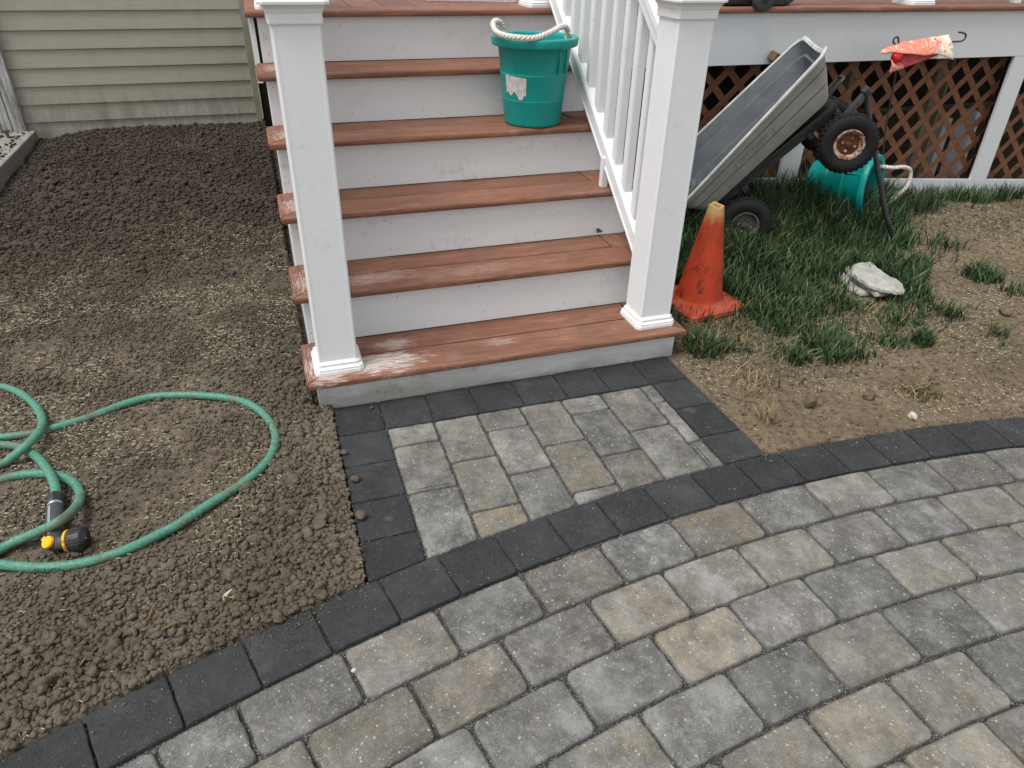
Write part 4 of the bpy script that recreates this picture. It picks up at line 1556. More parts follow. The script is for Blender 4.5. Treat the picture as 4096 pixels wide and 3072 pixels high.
patch('upper_fold', [(2.807, .99, .874), (2.86, .998, .897), (2.924, 1.004, .913), (3.06, 1.004, .928), (3.207, 1.0, .943)], [(2.812, .985, .868), (2.88, .955, .873), (2.94, .93, .872), (3.03, .93, .862), (3.112, .945, .866), (3.238, .955, .835)], 26, 'flag', .012)
patch('lower_fold', [(2.915, .985, .873), (3.02, .985, .868), (3.17, .985, .866)], [(2.935, .955, .803), (3.06, .97, .830), (3.165, .975, .858)], 16, 'flag2', .006)
patch('hanging_corner', [(2.868, .97, .845), (2.93, .96, .828)], [(2.866, .955, .786), (2.94, .95, .806)], 8, 'flag', .006)
bm = bmesh.new()
bmesh.ops.create_icosphere(bm, subdivisions=3, radius=.0285)
for v in bm.verts:
    v.co = v.co * (1 + .08 * math.sin(v.co.x * 160) * math.sin(v.co.z * 120))
    v.co.y *= .8
bm_obj('stopper', bm, 'red', gf, True, Vector((2.897, .968, .853)) - GO)
me = text_mesh('Proudest', 0.026, 0.0002)
for v in me.vertices:
    x, y = v.co.x, v.co.y
    v.co = Vector((3.075 + x * .95, .947, .843 + y * .8 + x * .23)) - GO - Vector((0, 0.004, 0))
link('print', me, 'black', gf)

# ------------------------------------------------------------------ things on the deck
wc = empty('wheeled_case', (2.30, 1.36, DECKZ))
tag(wc, 'black wheeled case on the deck edge with one wheel over the edge', 'case')
WO = Vector(wc.location)
bm = bmesh.new()
add_box(bm, 2.09, 2.43, 1.235, 1.60, DECKZ + .004, DECKZ + .26, .012)
add_box(bm, 2.30, 2.40, 1.222, 1.26, DECKZ + .002, DECKZ + .12, .008)
add_box(bm, 2.235, 2.285, 1.205, 1.26, DECKZ + .012, DECKZ + .055, .006)
shift(bm_obj('case_body', bm, 'black', wc), WO)
for (xx, yy, zz) in ((2.258, 1.196, DECKZ + .036), (2.43, 1.27, DECKZ + .0575)):
    prof = [(.0, -.02), (.030, -.02), (.032, -.016), (.048, -.016), (.055, -.010), (.057, 0), (.055, .012), (.046, .018), (0, .018)]
    V, Fc = lathe(prof, 40, 'y')
    wh = obj('wheel', V, Fc, 'greyplastic', wc, True, Vector((xx, yy, zz)) - WO)
    bm = bmesh.new()
    add_box(bm, -.016, .016, .019, .0215, -.016, .016, .001, 1, Matrix.Rotation(R(15), 4, 'Y'))
    for q in (-.008, 0, .008):
        add_box(bm, q - .0022, q + .0022, .0212, .023, -.012, .012, .0005, 1, Matrix.Rotation(R(15), 4, 'Y'))
    for v in bm.verts:
        v.co.y = -v.co.y
    bmesh.ops.recalc_face_normals(bm, faces=bm.faces)
    bm_obj('hub_badge', bm, 'black', wh)
o = box('white_bracket', -.012, .012, -.02, .02, 0, .12, 'white', None, .002)
o.location = (2.492, 1.335, DECKZ + .0003)
tag(o, 'white upright bracket standing on the deck beside the black case', 'bracket')
gm = empty('wire_rack', (0.97, 1.62, DECKZ))
tag(gm, 'pale wire grid rack lying on the deck at the top of the stairs', 'rack')
V, Fc = tube([(-.20, -.03, .006), (.20, -.10, .006), (.22, .25, .006), (-.18, .3, .006)], .0045, 8, False, True)
obj('outer_wire', V, Fc, 'white', gm, True)
for i in range(7):
    f_ = (i + .5) / 7
    V, Fc = tube([(-.20 + .4 * f_, -.03 - .07 * f_, .0055), (-.18 + .4 * f_, .30 - .05 * f_, .0055)], .003, 6)
    obj('cross_wire', V, Fc, 'white', gm, True)

# ------------------------------------------------------------------ garden hose
zl = lambda x_, y_: float(z_left(np.array(x_), np.array(y_)))
HR = 0.0122
h1 = [(-0.8826, 0.1111, 0.0245), (-0.8378, 0.1067, 0.0244), (-0.7935, 0.1067, 0.0244), (-0.7503, 0.1159, 0.0247), (-0.707, 0.1299, 0.025), (-0.6628, 0.1442, 0.0254), (-0.6183, 0.1637, 0.0259), (-0.5731, 0.1886, 0.0266), (-0.5259, 0.2062, 0.0271), (-0.4769, 0.215, 0.0273), (-0.4259, 0.2075, 0.0271), (-0.3744, 0.1949, 0.0268), (-0.3225, 0.1761, 0.0263), (-0.2706, 0.1533, 0.0257), (-0.219, 0.1217, 0.0248), (-0.1783, 0.0807, 0.0237), (-0.1442, 0.0232, 0.0222), (-0.1217, -0.043, 0.0204), (-0.1123, -0.1077, 0.0188), (-0.1198, -0.1666, 0.0188), (-0.1384, -0.2194, 0.0188), (-0.1674, -0.2626, 0.0188), (-0.2041, -0.3013, 0.0188), (-0.2479, -0.3359, 0.0188), (-0.2901, -0.3656, 0.0188), (-0.3306, -0.3976, 0.0188), (-0.3695, -0.4283, 0.0188), (-0.4078, -0.4484, 0.0188), (-0.4449, -0.4678, 0.0188), (-0.4813, -0.4837, 0.0188), (-0.5176, -0.4931, 0.0188), (-0.5536, -0.4993, 0.0188), (-0.5899, -0.4995, 0.0188), (-0.6265, -0.4955, 0.0188), (-0.6638, -0.4862, 0.0188), (-0.702, -0.4722, 0.0188), (-0.7566, -0.448, 0.0188)]
h2 = [(-0.9475, 0.4062, 0.0325), (-0.914, 0.3844, 0.0319), (-0.8712, 0.3397, 0.0309), (-0.83, 0.2777, 0.0313), (-0.7966, 0.2107, 0.0364), (-0.7723, 0.1437, 0.0446), (-0.7636, 0.1013, 0.0498), (-0.764, 0.0561, 0.0535), (-0.7744, 0.021, 0.0533), (-0.7967, -0.0069, 0.0451), (-0.8267, -0.0185, 0.0284), (-0.8511, -0.0304, 0.0219)]
h3 = [(-0.8738, 0.0711, 0.0234), (-0.8458, 0.0613, 0.0232), (-0.8159, 0.0418, 0.0228), (-0.783, 0.0079, 0.0232), (-0.7508, -0.0404, 0.0276), (-0.72, -0.0995, 0.0372), (-0.695, -0.1554, 0.0452), (-0.68, -0.1956, 0.0442), (-0.6703, -0.2296, 0.0403), (-0.6646, -0.2547, 0.0364)]
h4 = [(-0.8355, -0.1023, 0.0191), (-0.8048, -0.0936, 0.0197), (-0.7711, -0.0958, 0.0206), (-0.7356, -0.1061, 0.022), (-0.6989, -0.123, 0.0235), (-0.6647, -0.1504, 0.025), (-0.6374, -0.1873, 0.0271), (-0.6167, -0.2345, 0.0309), (-0.6097, -0.271, 0.036), (-0.6093, -0.3128, 0.0454), (-0.6167, -0.3585, 0.0585), (-0.6346, -0.3872, 0.0636), (-0.6696, -0.3883, 0.0506), (-0.7102, -0.3786, 0.0317), (-0.7455, -0.3815, 0.0217), (-0.7686, -0.3946, 0.0194)]
path = list(reversed(h3)) + [(-0.95, .10, .03), (-1.04, .06, .02), (-1.05, -.03, .02), (-.95, -.075, .02)] + list(reversed(h2)) + [(-1.04, .42, .03), (-1.15, .34, .025), (-1.13, .2, .02), (-1.0, .145, .02)] + h1 + [(-.86, -.40, .02), (-.92, -.42, .02), (-.90, -.47, .02), (-.83, -.44, .02)] + list(reversed(h4)) + [(-.93, -.15, .02), (-1.1, -.2, .02), (-1.4, -.1, .02), (-1.9, .1, .03)]
gh = empty('garden_hose', (-0.6, 0, 0))
tag(gh, 'faded green garden hose looped over the bare soil bed', 'hose')
GHO = Vector((-0.6, 0, 0))
pp = catmull([Vector(p) - GHO for p in path], 5)
V, Fc = tube(pp, HR, 14)
obj('hose_tube', V, Fc, 'hose', gh, True)


def hose_text(body, size, x_c, P, phi):
    me = text_mesh(body, size, 0.00015)
    C_ = catmull([Vector(p) for p in P], 6)
    d = [0]
    for i in range(1, len(C_)):
        d.append(d[-1] + (C_[i] - C_[i - 1]).length)
    # arc length at x_c
    s0 = min(range(len(C_)), key=lambda i: abs(C_[i].x - x_c))
    s0 = d[s0]
    for v in me.vertices:
        s_ = s0 + v.co.x
        i = max(0, min(len(C_) - 2, int(np.searchsorted(d, s_)) - 1))
        f_ = (s_ - d[i]) / max(1e-6, d[i + 1] - d[i])
        p = C_[i].lerp(C_[i + 1], f_)
        tg = (C_[i + 1] - C_[i]).normalized()
        sd_ = Vector((tg.y, -tg.x, 0)).normalized()      # towards the viewer for +x travel
        a = phi + v.co.y / HR
        n_ = sd_ * math.cos(a) + Vector((0, 0, 1)) * math.sin(a)
        v.co = p + n_ * (HR + 0.0003 + v.co.z) - GHO
    return link('print', me, 'print', gh)


h1r = list(reversed(h1))
hose_text('SOFT & SUPPLE', 0.0088, -0.645, h1r, 0.28)
hose_text('AMERICAN FINE', 0.0080, -0.508, h1r, 0.42)

# spray nozzle
nz = empty('spray_nozzle', (-0.655, -0.36, zl(-.655, -.36)))
NZ = Vector(nz.location)
tag(nz, 'black and yellow hose spray nozzle lying on the soil', 'nozzle')
zg = NZ.z
A0, A1 = Vector((-.672, -.236, zg + .030)), Vector((-.643, -.425, zg + .024))


def nz_tube(name, pts, rad, mat, n=16, smooth=True):
    V, Fc = tube([Vector(p) - NZ for p in pts], rad, n)
    return obj(name, V, Fc, mat, nz, smooth)


L_ = A1 - A0
pt = lambda f_: A0 + L_ * f_
nz_tube('hose_connector', [pt(0), pt(.01), pt(.05), pt(.17), pt(.19)], [.017, .0185, .0205, .021, .019], 'black', 8, False)
nz_tube('metal_collar', [pt(.19), pt(.195), pt(.24), pt(.25)], [.0165, .0185, .0195, .018], 'metal', 24)
nz_tube('grip', [pt(.25), pt(.28), pt(.42), pt(.6), pt(.8), pt(.95), pt(1.03), pt(1.07)], [.018, .0195, .021, .0215, .019, .019, .017, .010], 'greyplastic', 20)
sdv = Vector((-.35, -.12, .93)).normalized()
V, Fc = [], []
for f_ in np.linspace(.32, .88, 12):
    p = pt(f_) + sdv * (.0215 if f_ < .75 else .0198) - NZ
    wd = L_.normalized().cross(sdv).normalized()
    for q in (-.0035, .0035):
        V.append(p + wd * q + sdv * .0006)
Fc = [(2 * i, 2 * i + 1, 2 * i + 3, 2 * i + 2) for i in range(11)]
obj('grip_inlay', V, Fc, 'lightgrey', nz)
hd = Vector((.97, -.12, .10)).normalized()
B0 = A1 + Vector((-.004, 0, .002))
bt = lambda d: B0 + hd * d
nz_tube('neck', [bt(-.012), bt(-.006), bt(.02), bt(.034)], [.008, .0155, .0165, .021], 'greyplastic', 20)
nz_tube('yellow_ring', [bt(.034), bt(.0345), bt(.0405), bt(.041)], [.022, .0275, .0282, .024], 'yellow', 32)
nz_tube('spray_head', [bt(.041), bt(.0415), bt(.048), bt(.072), bt(.077), bt(.0785), bt(.076), bt(.0755)], [.026, .0272, .0285, .0292, .0275, .0255, .0235, .001], 'black', 40)
bm = bmesh.new()
q_ = hd.to_track_quat('Z', 'Y').to_matrix().to_4x4()
for i in range(7):
    a = 2 * PI * i / 7
    off = Vector((math.cos(a) * .0135, math.sin(a) * .0135, 0))
    bmesh.ops.create_cone(bm, cap_ends=True, segments=12, radius1=.0042, radius2=.0036, depth=.003, matrix=Matrix.Translation(bt(.0765) - NZ) @ q_ @ Matrix.Translation(off))
for i in range(24):
    a = 2 * PI * i / 24
    add_box(bm, .0283, .0302, -.0014, .0014, -.011, .011, .0004, 1, Matrix.Translation(bt(.06) - NZ) @ q_ @ Matrix.Rotation(a, 4, 'Z'))
bm_obj('spray_jets', bm, 'black', nz)['kind'] = 'stuff'
bm = bmesh.new()
bmesh.ops.create_icosphere(bm, subdivisions=2, radius=.0022, matrix=Matrix.Translation(bt(.0775) - NZ))
bm_obj('center_screw', bm, 'metal', nz, True)
bm = bmesh.new()
bn = Vector((-.45, -.35, .82)).normalized()
qm = Matrix.Translation(A1 + Vector((-.009, -.006, .016)) - NZ) @ bn.to_track_quat('Z', 'Y').to_matrix().to_4x4()
bmesh.ops.create_cone(bm, cap_ends=True, segments=28, radius1=.0155, radius2=.0145, depth=.006, matrix=qm)
bmesh.ops.create_cone(bm, cap_ends=True, segments=24, radius1=.0105, radius2=.0100, depth=.0075, matrix=qm)
add_box(bm, -.022, -.012, -.006, .006, -.002, .002, .001, 1, qm)
bm_obj('thumb_valve', bm, 'yellow', nz)
me = text_mesh('JET    SHOWER', 0.0058, 0.0001)
for v in me.vertices:
    a = PI * .95 + v.co.x / .0285
    r_ = .0284 + v.co.z
    p = q_ @ Vector((r_ * math.cos(a), r_ * math.sin(a), v.co.y))
    v.co = p + (bt(.0375) - NZ)
link('ring_print', me, 'black', nz)

# ------------------------------------------------------------------ flagstones, small things
def slab_stone(name, outline, z0, th_, tilt, loc, label):
    n = len(outline)
    rings = []
    for (ins, z) in ((0, 0), (-.004, th_ * .25), (-.002, th_ * .75), (.006, th_)):
        cxx = sum(p[0] for p in outline) / n
        cyy = sum(p[1] for p in outline) / n
        rg = []
        for i, p in enumerate(outline):
            d = Vector((p[0] - cxx, p[1] - cyy))
            f_ = 1 - (ins + random.uniform(-.002, .002)) / d.length
            rg.append((cxx + d.x * f_, cyy + d.y * f_, z + random.uniform(-.0015, .0015)))
        rings.append(rg)
    V, Fc = rings_mesh(rings)
    o = obj(name, V, Fc, 'stone')
    o.location = loc
    o.rotation_euler = tilt
    tag(o, label, 'stone', 'pale flagstones in the grass')
    return o


def smooth_outline(P, m=4):
    c_ = catmull([(x_, y_, 0) for x_, y_ in P] + [(P[0][0], P[0][1], 0)], m)[:-1]
    return [(p.x, p.y) for p in c_]


STONES = [
    ([(2.413, 0.444), (2.467, 0.486), (2.50, 0.40), (2.47, 0.31), (2.42, 0.245), (2.362, 0.252), (2.35, 0.297), (2.36, 0.357)], .004, .020, (0, 0, 0), 'lowest pale flagstone of the stacked pile in the grass'),
    ([(2.454, 0.482), (2.487, 0.469), (2.533, 0.35), (2.50, 0.25), (2.453, 0.19), (2.378, 0.192), (2.397, 0.267), (2.399, 0.316), (2.414, 0.391), (2.428, 0.432)], .026, .018, (.02, .04, 0), 'middle pale flagstone with a pointed end in the stacked pile'),
    ([(2.428, 0.411), (2.46, .43), (2.491, 0.439), (2.548, 0.435), (2.541, 0.395), (2.521, 0.303), (2.529, 0.244), (2.517, 0.198), (2.477, 0.145), (2.443, 0.152), (2.394, 0.186), (2.37, 0.233), (2.376, 0.301), (2.38, 0.35)], .050, .022, (.03, .02, 0), 'top pale flagstone of the stacked pile in the grass'),
]
zs = float(z_right(np.array(2.45), np.array(.32)))
for P_, z0_, th_, tl_, lab in STONES:
    cxs, cys = sum(p[0] for p in P_) / len(P_), sum(p[1] for p in P_) / len(P_)
    ou = []
    for i in range(len(P_)):
        a_, b_ = P_[i], P_[(i + 1) % len(P_)]
        for k in range(4):
            ou.append((a_[0] + (b_[0] - a_[0]) * k / 4 - cxs + random.uniform(-.002, .002), a_[1] + (b_[1] - a_[1]) * k / 4 - cys + random.uniform(-.002, .002)))
    slab_stone('flagstone', ou, 0, th_, tl_, (cxs, cys, zs + z0_), lab)


def clod_mesh(seed, sub, amp=.28):
    bm = bmesh.new()
    bmesh.ops.create_icosphere(bm, subdivisions=sub, radius=1.0)
    rs = np.random.default_rng(seed)
    ph_ = rs.uniform(0, 6.28, (6, 3))
    fr = rs.uniform(1.2, 3.6, (6, 3))
    sc_ = rs.uniform(.75, 1.2, 3)
    for v in bm.verts:
        p = np.array(v.co)
        f_ = 1 + amp * sum(math.sin(p @ fr[k] + ph_[k, 0]) * (.5 if k < 3 else .28) for k in range(6)) / 2 + rs.uniform(-.13, .13)
        v.co = Vector(p * f_ * sc_)
    V = np.array([v.co[:] for v in bm.verts])
    Fq = np.array([[v.index for v in f.verts] for f in bm.faces])
    bm.free()
    V[:, 2] *= .8
    return V, Fq


def single_clod(x_, y_, r_, z_, name, mat, label, cat, seed, group=None):
    V, Fq = clod_mesh(seed, 3, .3)
    o = obj(name, V * r_, Fq.tolist(), mat, None, True)
    o.location = (x_, y_, z_ + r_ * .62)
    o.rotation_euler = (0, 0, seed)
    tag(o, label, cat, group)
    return o


single_clod(.19, -.013, .0065, 0.0, 'soil_clod', 'soil', 'tiny soil clod on the charcoal pavers against the bottom riser', 'clod', 3)
single_clod(.09, -.36, .0125, 0.0, 'soil_clod', 'soil', 'soil clod on the dusty charcoal landing paver', 'clod', 4)
single_clod(.083, -.515, .016, 0.0, 'soil_clod', 'soil', 'larger soil clod on the edge of the landing below the dusty pavers', 'clod', 5)
single_clod(.074, -.228, .010, 0.0, 'soil_clod', 'soil', 'soil clod at the landing edge beside the loose soil bed', 'clod', 6)
single_clod(1.585, -.407, .024, -.004, 'soil_clod', 'yard', 'brown soil lump on bare ground in front of the lawn', 'clod', 7, 'soil lumps on the bare yard')
single_clod(1.808, -.425, .020, -.004, 'soil_clod', 'yard', 'brown soil lump on bare ground near dry grass tuft', 'clod', 8, 'soil lumps on the bare yard')
single_clod(2.844, -.054, .026, -.004, 'soil_clod', 'yard', 'dark soil lump on bare ground far out beyond the lawn edge', 'clod', 9, 'soil lumps on the bare yard')
single_clod(2.1, -.42, .015, -.004, 'soil_clod', 'yard', 'small soil lump on bare ground close to the curved border', 'clod', 10, 'soil lumps on the bare yard')
single_clod(1.861, -.566, .0145, -.003, 'pebble', 'pebble', 'pale oval pebble on bare soil beside the charcoal border', 'pebble', 11)
single_clod(-.471, -.842, .0075, 0.004, 'pebble', 'pebble', 'small white pebble in loose soil above the charcoal border', 'pebble', 12)
single_clod(.003, -.972, .0055, -.006, 'pebble', 'pebble', 'white chip stuck in the sandy joint between two grey pavers', 'pebble', 13)


def leaflet(x_, y_, z_, L, wd, rz, mat, nm, label, cat, curl=.3):
    V, Fc = [], []
    n = 8
    for i in range(n + 1):
        t_ = i / n
        w_ = wd * math.sin(PI * min(1, t_ * .96 + .03)) ** .7
        zz = curl * L * (t_ - .5) ** 2 * 2 + .001
        cv = .25 * L * math.sin(PI * t_)
        for q in (-1, 0, 1):
            V.append((L * (t_ - .5), cv + w_ * q, zz + (0.15 * w_ if q else 0)))
    for i in range(n):
        for q in range(2):
            a = i * 3 + q
            Fc.append((a, a + 1, a + 4, a + 3))
    o = obj(nm, V, Fc, mat, None, True)
    o.location = (x_, y_, z_)
    o.rotation_euler = (0, 0, rz)
    tag(o, label, cat)
    return o


leaflet(.045, -.741, .0015, .03, .004, R(70), 'petal', 'petal', 'curled yellow petal at the inner corner of the landing and border', 'petal')
leaflet(-.241, -.712, .022, .036, .0045, R(60), 'seed', 'petal', 'curled pale tan petal lying on loose soil', 'petal')
lf = leaflet(1.19, RUN + .264, H1 + RISE + .004, .03, .009, R(70), 'leaf', 'dry_leaf', 'brown dry leaf propped on the second tread against the riser', 'leaf', .8)
lf.rotation_euler = (R(70), 0, R(20))
lf.location.z += .010
leaflet(.72, 2 * RUN + .245, H1 + 2 * RISE + .0015, .05, .004, 0.0, 'leaf', 'wood_splinter', 'thin brown splinter on the third tread against the riser', 'splinter', .1)
for i, (x_, y_, L, a, lab) in enumerate(((-.02, -.43, .06, -.4, 'short dry twig on the soil beside the landing'), (-.36, -.76, .055, .2, 'dry twig among clods near the pebble'), (-.52, -.80, .06, .9, 'dry twig on loose soil near the charcoal border'), (-.40, -.70, .05, 1.2, 'short stubby twig standing among the soil clods'))):
    p0 = Vector((-L / 2, 0, 0)); p1 = Vector((L / 2, 0, .006))
    V, Fc = tube([p0, (p0 + p1) / 2 + Vector((0, .003, .002)), p1], [.0022, .0025, .0015], 6)
    o = obj('twig', V, Fc, 'twig', None, True, (x_, y_, zl(x_, y_) + .012))
    o.rotation_euler = (0, 0, a)
    tag(o, lab, 'twig')


# ------------------------------------------------------------------ scattered crumbs, seed, grass (uncountable)
def np_mesh(name, V, Fq, mat, attr=None, smooth=True):
    me = bpy.data.meshes.new(name)
    k = Fq.shape[1]
    me.vertices.add(len(V))
    me.vertices.foreach_set('co', V.astype(np.float32).ravel())
    me.loops.add(len(Fq) * k)
    me.loops.foreach_set('vertex_index', Fq.astype(np.int32).ravel())
    me.polygons.add(len(Fq))
    me.polygons.foreach_set('loop_start', np.arange(0, len(Fq) * k, k, dtype=np.int32))
    me.polygons.foreach_set('loop_total', np.full(len(Fq), k, dtype=np.int32))
    if smooth:
        me.polygons.foreach_set('use_smooth', np.ones(len(Fq), dtype=bool))
    if attr is not None:
        a = me.attributes.new('tint', 'FLOAT', 'POINT')
        a.data.foreach_set('value', attr.astype(np.float32))
    me.update()
    o = link(name, me, mat)
    o['kind'] = 'stuff'
    return o


def rot_mats(n):
    q = rng.normal(size=(n, 4))
    q /= np.linalg.norm(q, axis=1, keepdims=True)
    w_, x_, y_, z_ = q.T
    return np.stack([1 - 2 * (y_ * y_ + z_ * z_), 2 * (x_ * y_ - z_ * w_), 2 * (x_ * z_ + y_ * w_), 2 * (x_ * y_ + z_ * w_), 1 - 2 * (x_ * x_ + z_ * z_), 2 * (y_ * z_ - x_ * w_), 2 * (x_ * z_ - y_ * w_), 2 * (y_ * z_ + x_ * w_), 1 - 2 * (x_ * x_ + y_ * y_)], 1).reshape(n, 3, 3)


def clods(name, pts, rad, zf, sub, mat, nvar=6, sink=.25):
    Vs, Fs, off = [], [], 0
    grp = rng.integers(0, nvar, len(pts))
    for k in range(nvar):
        sel = np.where(grp == k)[0]
        if not len(sel):
            continue
        V0, F0 = clod_mesh(100 + k + sub * 17, sub, .5)
        Rm = rot_mats(len(sel))
        P = np.einsum('nij,vj->nvi', Rm, V0) * rad[sel][:, None, None]
        P[:, :, 2] *= .85
        P[:, :, 0] += pts[sel, 0][:, None]
        P[:, :, 1] += pts[sel, 1][:, None]
        P[:, :, 2] += (zf(pts[sel, 0], pts[sel, 1]) + rad[sel] * (.8 - 2 * sink * .6))[:, None]
        Vs.append(P.reshape(-1, 3))
        Fs.append((F0[None] + (np.arange(len(sel)) * len(V0))[:, None, None] + off).reshape(-1, 3))
        off += len(sel) * len(V0)
    return np_mesh(name, np.concatenate(Vs), np.concatenate(Fs), mat, None, sub > 2)


def left_pts(n, y0, y1, dens):
    x_ = rng.uniform(-2.1, 0.08, n * 4)
    y_ = rng.uniform(y0, y1, n * 4)
    left_lim = -0.72 - 0.45 * np.maximum(y_ + .3, 0) ** .8 - .15     # left of the view
    ok = (x_ > left_lim) & ~in_patio(x_, y_, .004) & ~((x_ > 0.022) & (y_ > .03))
    ok &= rng.uniform(0, 1, len(x_)) < dens(x_, y_)
    p = np.stack([x_[ok], y_[ok]], 1)
    return p[:n]


zsurf = lambda x_, y_: zl_full(x_, y_)
p = left_pts(62000, -1.15, 2.3, lambda x_, y_: (.16 + .84 * coarse(x_, y_) + .5 * ss(.52, .6, fbm(x_ * 9, y_ * 9, 2, 44))) * ss(2.3, .7, y_))
clods('soil_crumbs', p, (.0021 + .0052 * rng.uniform(0, 1, len(p)) ** 2.2) * (0.85 + .5 * coarse(p[:, 0], p[:, 1])), zsurf, 1, 'soil', 10)
p = left_pts(6000, -1.15, 1.5, lambda x_, y_: coarse(x_, y_) ** 1.3 + .03)
clods('soil_clods', p, .0045 + .0075 * rng.uniform(0, 1, len(p)) ** 2.4, zsurf, 2, 'soil', 8)
p = left_pts(330, -1.15, 1.6, lambda x_, y_: coarse(x_, y_) ** 2)
clods('large_soil_clods', p, .012 + .008 * rng.uniform(0, 1, len(p)) ** 2, zsurf, 3, 'soil', 8)
p = left_pts(13000, .8, 3.78, lambda x_, y_: (.3 + .7 * coarse(x_, y_)) * ss(.8, 2.2, y_))
clods('soil_crumbs', p, rng.uniform(.0045, .0105, len(p)), zsurf, 1, 'soil', 8)
p = left_pts(420, .9, 3.78, lambda x_, y_: (.3 + .7 * coarse(x_, y_)) * ss(.8, 2.2, y_))
clods('soil_clods', p, rng.uniform(.010, .020, len(p)), zsurf, 2, 'soil', 8)
# crumbs on the concrete slab
n = 1500
ps = np.stack([rng.uniform(-2.2, -1.5, n), rng.uniform(2.63, 3.74, n)], 1)
ps = ps[rng.uniform(0, 1, n) < fbm(ps[:, 0] * 6, ps[:, 1] * 6, 3, 77) * 1.4 - .2]
clods('soil_crumbs', ps, rng.uniform(.004, .013, len(ps)), lambda a, b: a * 0 + .133, 1, 'soil', 5)


# crumbs spilled over the edge of the charcoal border
n = 520
a_ = rng.uniform(-.345, -.235, n)
rr_ = RO - .002 - .05 * rng.uniform(0, 1, n) ** 3
p1 = np.stack([CX + rr_ * np.sin(a_), CY + rr_ * np.cos(a_)], 1)
m_ = 200
p2 = np.stack([.069 + .06 * rng.uniform(0, 1, m_) ** 3, rng.uniform(-.73, .02, m_)], 1)
p3 = np.concatenate([p1, p2])
p3 = p3[rng.uniform(0, 1, len(p3)) < ss(.40, .62, fbm(p3[:, 0] * 14, p3[:, 1] * 14, 2, 19)) + .08]
clods('spilled_crumbs', p3, .0013 + .0032 * rng.uniform(0, 1, len(p3)) ** 3, lambda a, b: a * 0, 1, 'soil', 5, .3)


def right_ok(x_, y_):
    return ~in_patio(x_, y_, .004) & ~((x_ < 1.345) & (y_ > -.02)) & (y_ < 1.22)


n = 26000
x_ = rng.uniform(1.25, 4.6, n)
y_ = rng.uniform(-.95, 1.2, n)
ok = right_ok(x_, y_) & (rng.uniform(0, 1, n) < .25 + .6 * fbm(x_ * 3, y_ * 3, 3, 61))
p = np.stack([x_[ok], y_[ok]], 1)
clods('yard_crumbs', p, .0025 + .0055 * rng.uniform(0, 1, len(p)) ** 2.2, zr_full, 1, 'yard', 6, .35)


# seed: short bent straws
def seeds(name, x_, y_, zf, L0, L1, mat, wd=.0009):
    n = len(x_)
    a = rng.uniform(0, 2 * PI, n)
    L = rng.uniform(L0, L1, n)
    bend = rng.uniform(-.35, .35, n) * L
    z_ = zf(x_, y_) + rng.uniform(.002, .006, n)
    ca, sa = np.cos(a), np.sin(a)
    tz = rng.uniform(-.25, .25, n) * L
    V = np.zeros((n, 6, 3))
    for i, t_ in enumerate((-.5, 0, .5)):
        for j, q in enumerate((-1, 1)):
            u = t_ * L
            v_ = bend * (1 - (2 * t_) ** 2) + q * wd * (1.0 if i == 1 else .55)
            V[:, i * 2 + j, 0] = x_ + u * ca - v_ * sa
            V[:, i * 2 + j, 1] = y_ + u * sa + v_ * ca
            V[:, i * 2 + j, 2] = z_ + t_ * tz + (.0008 if i == 1 else 0) + (0.0006 * q)
    Fq = np.array([[0, 2, 3, 1], [2, 4, 5, 3]])[None] + (np.arange(n) * 6)[:, None, None]
    return np_mesh(name, V.reshape(-1, 3), Fq.reshape(-1, 4), mat, None, False)


n = 90000
x_ = rng.uniform(-1.9, .06, n)
y_ = rng.uniform(-1.1, 2.2, n)
sm = fbm(x_ * 4.2, y_ * 4.2, 3, 90)
near = ss(2.2, .5, y_)
ok = ~in_patio(x_, y_, .0) & ~((x_ > .02) & (y_ > .03)) & (rng.uniform(0, 1, n) < (ss(.47, .66, sm) * .62 + .05) * near * (1.15 - .6 * coarse(x_, y_)))
ok &= x_ > -0.87 - 0.45 * np.maximum(y_ + .3, 0) ** .8
seeds('grass_seed', x_[ok], y_[ok], lambda a, b: zl_full(a, b) + .003, .006, .013, 'seed', .0007)
n = 60000
x_ = rng.uniform(1.27, 4.5, n)
y_ = rng.uniform(-.9, 1.15, n)
sm = fbm(x_ * 3.6, y_ * 3.6, 3, 95)
ok = right_ok(x_, y_) & (rng.uniform(0, 1, n) < ss(.34, .66, sm) * .62 + .05)
seeds('grass_seed', x_[ok], y_[ok], zr_full, .005, .010, 'seed', .0009)
# sand and seed grains swept onto the charcoal border
n = 260
a_ = rng.uniform(-.34, .2, n)
rr_ = RO - rng.uniform(0, 1, n) ** 2 * .14
seeds('grass_seed', CX + rr_ * np.sin(a_), CY + rr_ * np.cos(a_), lambda a, b: a * 0 - .0015, .0015, .0035, 'seed', .0006)


# grass
def pip(px, py, poly):
    ins = np.zeros(px.shape, bool)
    n_ = len(poly)
    for i in range(n_):
        x0, y0 = poly[i]
        x1, y1 = poly[(i + 1) % n_]
        cnd = ((y0 > py) != (y1 > py)) & (px < (x1 - x0) * (py - y0) / (y1 - y0 + 1e-12) + x0)
        ins ^= cnd
    return ins


